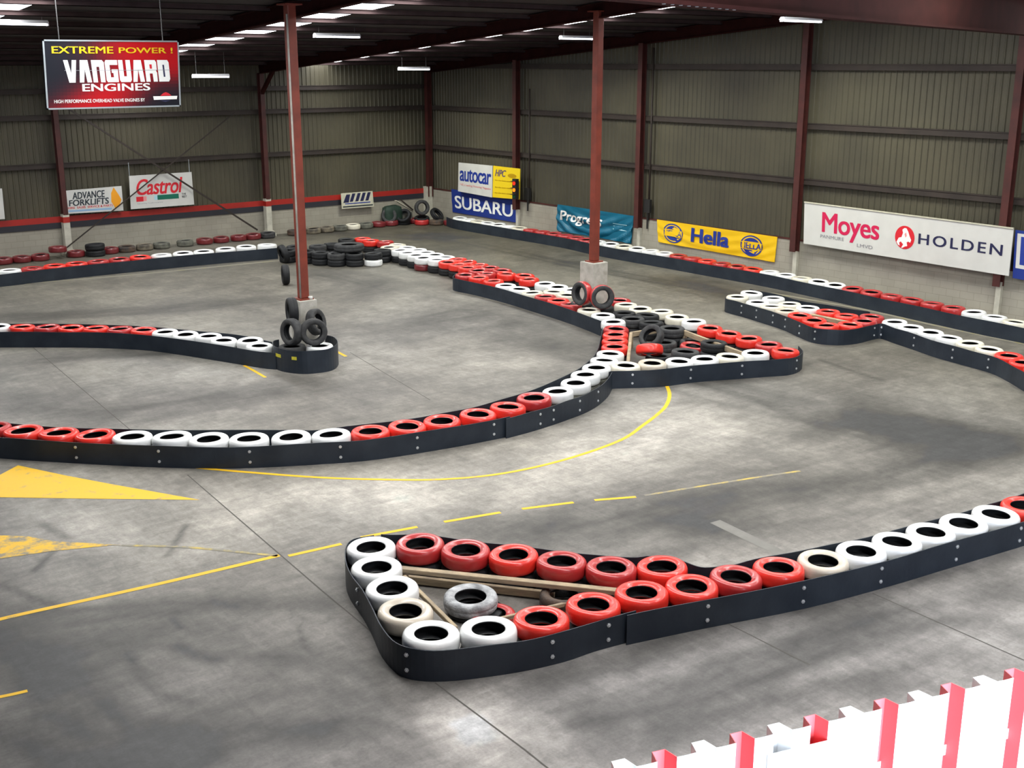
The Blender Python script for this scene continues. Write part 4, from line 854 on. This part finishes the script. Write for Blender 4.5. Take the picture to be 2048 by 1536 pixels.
s = Sign([(682, 387), (745, 382), (748, 413), (684, 418)], ('y', YS), 'wall_board', 'small cream board with dark slanting lettering over the red band', 'sign', 'board_cream')
s.shape([(.05, .62), (.16, .10), (.28, .10), (.22, .62)], 'ink_navy'); s.text('JAPS', (.20, .08, .92, .55), 'ink_navy', 0.021, .3) if 0 else [s.shape([(u, .58), (u+.10, .06), (u+.20, .06), (u+.10, .58)], 'ink_navy', .005) for u in (.25, .42, .58, .74)]
s.rect(.10, .66, .90, .72, 'ink_blue'); s.rect(.03, .84, .97, .92, 'ink_black')
# gable wall boards
s2 = Sign([(902.5, 378), (1034, 399), (1032, 445), (905, 424)], ('x', WX-.14), 'banner', 'dark blue banner with white lettering on the block wall', 'banner', 'banner_blue', .01, .01)
s2.text('SUBARU', (.05, .25, .95, .80), 'ink_white', 0.015, 0, 1.0)
s = Sign([(917, 325), (985, 331.5), (984, 395), (916, 382.5)], ('x', XS), 'wall_board', 'white board with blue lettering above the dark blue banner', 'sign', 'board_white')
s.text('autocar', (.05, .20, .97, .62), 'ink_blue', 0.017, 0, .92); s.text('NZ\'s Leading Motoring Magazine', (.07, .70, .97, .79), 'ink_pink', 0.008)
s = Sign([(986.5, 331.5), (1040, 337.5), (1038.5, 399), (985, 394.5)], ('x', XS), 'wall_board', 'yellow board beside the signal light', 'sign', 'board_yellow')
s.text('HPC', (.08, .10, .50, .32), 'ink_violet', 0.025, .3); s.disc(.72, .26, .16, .07, 'ink_ochre', .005)
for v in (.42, .64, .82): s.text('for the best coatings', (.09, v, .80, v+.06), 'ink_ochre', 0.008)
s = Sign([(1115, 408.5), (1267, 432), (1262, 487), (1113, 461)], ('x', WX-.17), 'banner', 'teal creased banner partly behind the column', 'banner', 'banner_teal', .01, .06, 40)
s.text('Progress', (.05, .20, .62, .68), 'ink_white', 0.018, .1, off=.028); 
for v in (.36, .46, .56): s.rect(.76, v, .93, v+.03, 'ink_paleteal', .006)
s = Sign([(1314, 439), (1554.6, 474), (1549, 524.5), (1316, 484)], ('x', WX-.15), 'banner', 'yellow banner with blue lettering between two round blue emblems', 'banner', 'banner_yellow', .01, .014, 40)
s.text('Hella', (.305, .13, .63, .74), 'ink_blue', 0.03, .05, off=.016)
for cu in (.145, .81):
    s.disc(cu, .50, .088, .42, 'ink_blue', .014, 'emblem_ring'); s.disc(cu, .50, .077, .365, 'banner_yellow', .018, 'emblem_disc'); s.disc(cu, .50, .068, .32, 'ink_blue', .022, 'emblem_top', a0=PI+.55, a1=2*PI-.55); s.disc(cu, .50, .068, .32, 'ink_blue', .022, 'emblem_bottom', a0=.55, a1=PI-.55)
    s.rect(cu-.082, .36, cu+.082, .64, 'banner_yellow', .026, 'emblem_bar'); s.text('HELLA', (cu-.08, .38, cu+.08, .62), 'ink_blue', 0.021, off=.031)
s = Sign([(1609, 405), (2027, 458), (2017, 552), (1607, 487)], ('x', WX-.38), 'wall_board', 'long white board with crimson and navy lettering around a red lion emblem', 'sign', 'board_white')
s.text('Moyes', (.10, .17, .40, .80), 'ink_crimson', 0.015, .0, .95); s.text('PANMURE', (.093, .71, .22, .79), 'ink_grey', 0.004); s.text('LMVD', (.29, .80, .37, .88), 'ink_grey', 0.004)
s.text('HOLDEN', (.59, .36, .965, .60), 'ink_navy', 0.013, 0, 1.25)
s.disc(.525, .50, .047, .265, 'ink_red', .006, 'emblem_disc', 'round red emblem')
s.shape([(.487, .62), (.497, .52), (.510, .50), (.516, .40), (.512, .33), (.522, .285), (.532, .29), (.541, .36), (.548, .45), (.557, .54), (.553, .60), (.545, .58), (.536, .60), (.540, .68), (.528, .76), (.512, .74), (.520, .66), (.508, .60), (.500, .63), (.504, .70), (.495, .68)], 'ink_white', .010, 'emblem_lion', 'white lion figure')
s.shape([(.516, .745), (.530, .70), (.545, .68), (.540, .73), (.528, .76)], 'ink_red', .013, 'emblem_stone'); s.shape([(.524, .42), (.531, .38), (.535, .46), (.529, .50)], 'ink_pink', .013, 'emblem_mane')
b = MB(); A_ = [s.P(0, 0), s.P(1, 0)]; b.bar(A_[0]+np.array([0, 0, .015]), A_[1]+np.array([0, 0, .015]), .05, .03); b.build('top_batten', 'board_cream', s.o)
s = Sign([(2031, 460), (2110, 471), (2104, 570), (2025, 556)], ('x', WX-.30), 'wall_board', 'dark blue sign with a pale border past the long white board', 'sign', 'banner_blue')
s.shape([(.06, .06), (1, .06), (1, .78), (.06, .78)], 'board_white', .004, 'pale_border'); s.shape([(.16, .12), (1, .12), (1, .70), (.16, .70)], 'ink_blue', .008, 'blue_field')
# signal light
p = onX(1031, 378, WX-.52); root = empty('signal_light', (p[0], p[1], p[2])); tag(root, 'black three-lamp signal light with red and amber lit, in front of the yellow board', 'signal light')
b = MB(); b.box((-.07, -.11, -.38), (.07, .11, .38)); b.build('housing', 'signal_black', root)
for z, m_ in ((.22, 'signal_red'), (-.03, 'signal_amber'), (-.27, 'signal_green')):
    b = MB(); b.tube([(-.07, 0, z), (-.085, 0, z)], .075, 14); o = b.build('lens', m_, root); o['label'] = m_.split('_')[1]+' lens'
    b = MB(); b.hexa([(-.07, -.09, z+.08), (-.07, .09, z+.08), (-.20, .09, z+.07), (-.20, -.09, z+.07), (-.07, -.09, z+.09), (-.07, .09, z+.09), (-.20, .09, z+.08), (-.20, -.09, z+.08)]); b.build('visor', 'signal_black', root)
b = MB(); b.bar((.07, 0, 0), (.30, 0, 0), .04, .04); b.build('bracket', 'signal_black', root)

# ------------------------------------------------------------------ corrugated fence below the viewing platform
ZT = 2.4
F0 = g(1335, 1519, ZT)[:2]; F1 = g(2043, 1352, ZT)[:2]; fd = (F1-F0); L10 = np.hypot(*fd); fd /= L10; pitch = L10/10; fn = np.array([-fd[1], fd[0]]);
if fn@F0 < 0: fn = -fn
root = empty('corrugated_fence', (*(F0), 0)); tag(root, 'white corrugated steel fence with alternate ribs painted red, brightly lit', 'fence')
prof = [(-.5, 0), (-.25, 0), (-.17, .10), (.13, .10), (.24, 0), (.5, 0)]; V = []; Fc = []; MI = []
for k in range(-5, 17):
    for j, (u, v) in enumerate(prof):
        q = fd*(k+u)*pitch+fn*v; V += [(q[0], q[1], 0.02), (q[0], q[1], ZT)]
n = len(V)//2
for i in range(n-1):
    j = i % 6; k = i//6-5
    Fc.append((2*i, 2*i+2, 2*i+3, 2*i+1)); MI.append(1 if (k % 2 == 0 and j in (2,)) or (k % 2 == 0 and j in (1, 3)) else 0)
me = bpy.data.meshes.new('sheet'); me.from_pydata(V, [], Fc); me.polygons.foreach_set('material_index', MI); sh = link('sheet', me, ('sheet_white', 'sheet_red'), root)
m_ = sh.modifiers.new('t', 'SOLIDIFY'); m_.thickness = .006; m_.offset = -1
for z in (.5, 1.9):
    b = MB(); a = fd*(-5.4)*pitch-fn*.04; c = fd*16.4*pitch-fn*.04; a = a+fn*.15; c = c+fn*.15; b.bar((*a, z), (*c, z), .05, .08); o = b.build('rail', 'board_white', root)
a = g(1497, 1494, 2.2)[:2]-F0; c = g(1648, 1462, 2.2)[:2]-F0; zt_ = 2.27
b = MB(); a = fd*(a@fd)-fn*.014; c = fd*(c@fd)-fn*.014; b.bar((*a, zt_-.45), (*c, zt_-.45), .02, .9, (0, 0, 1)); o = b.build('notice_board', 'sheet_white', None); o.location = root.location; tag(o, 'blank-looking white notice board fixed on the corrugated fence', 'sign')
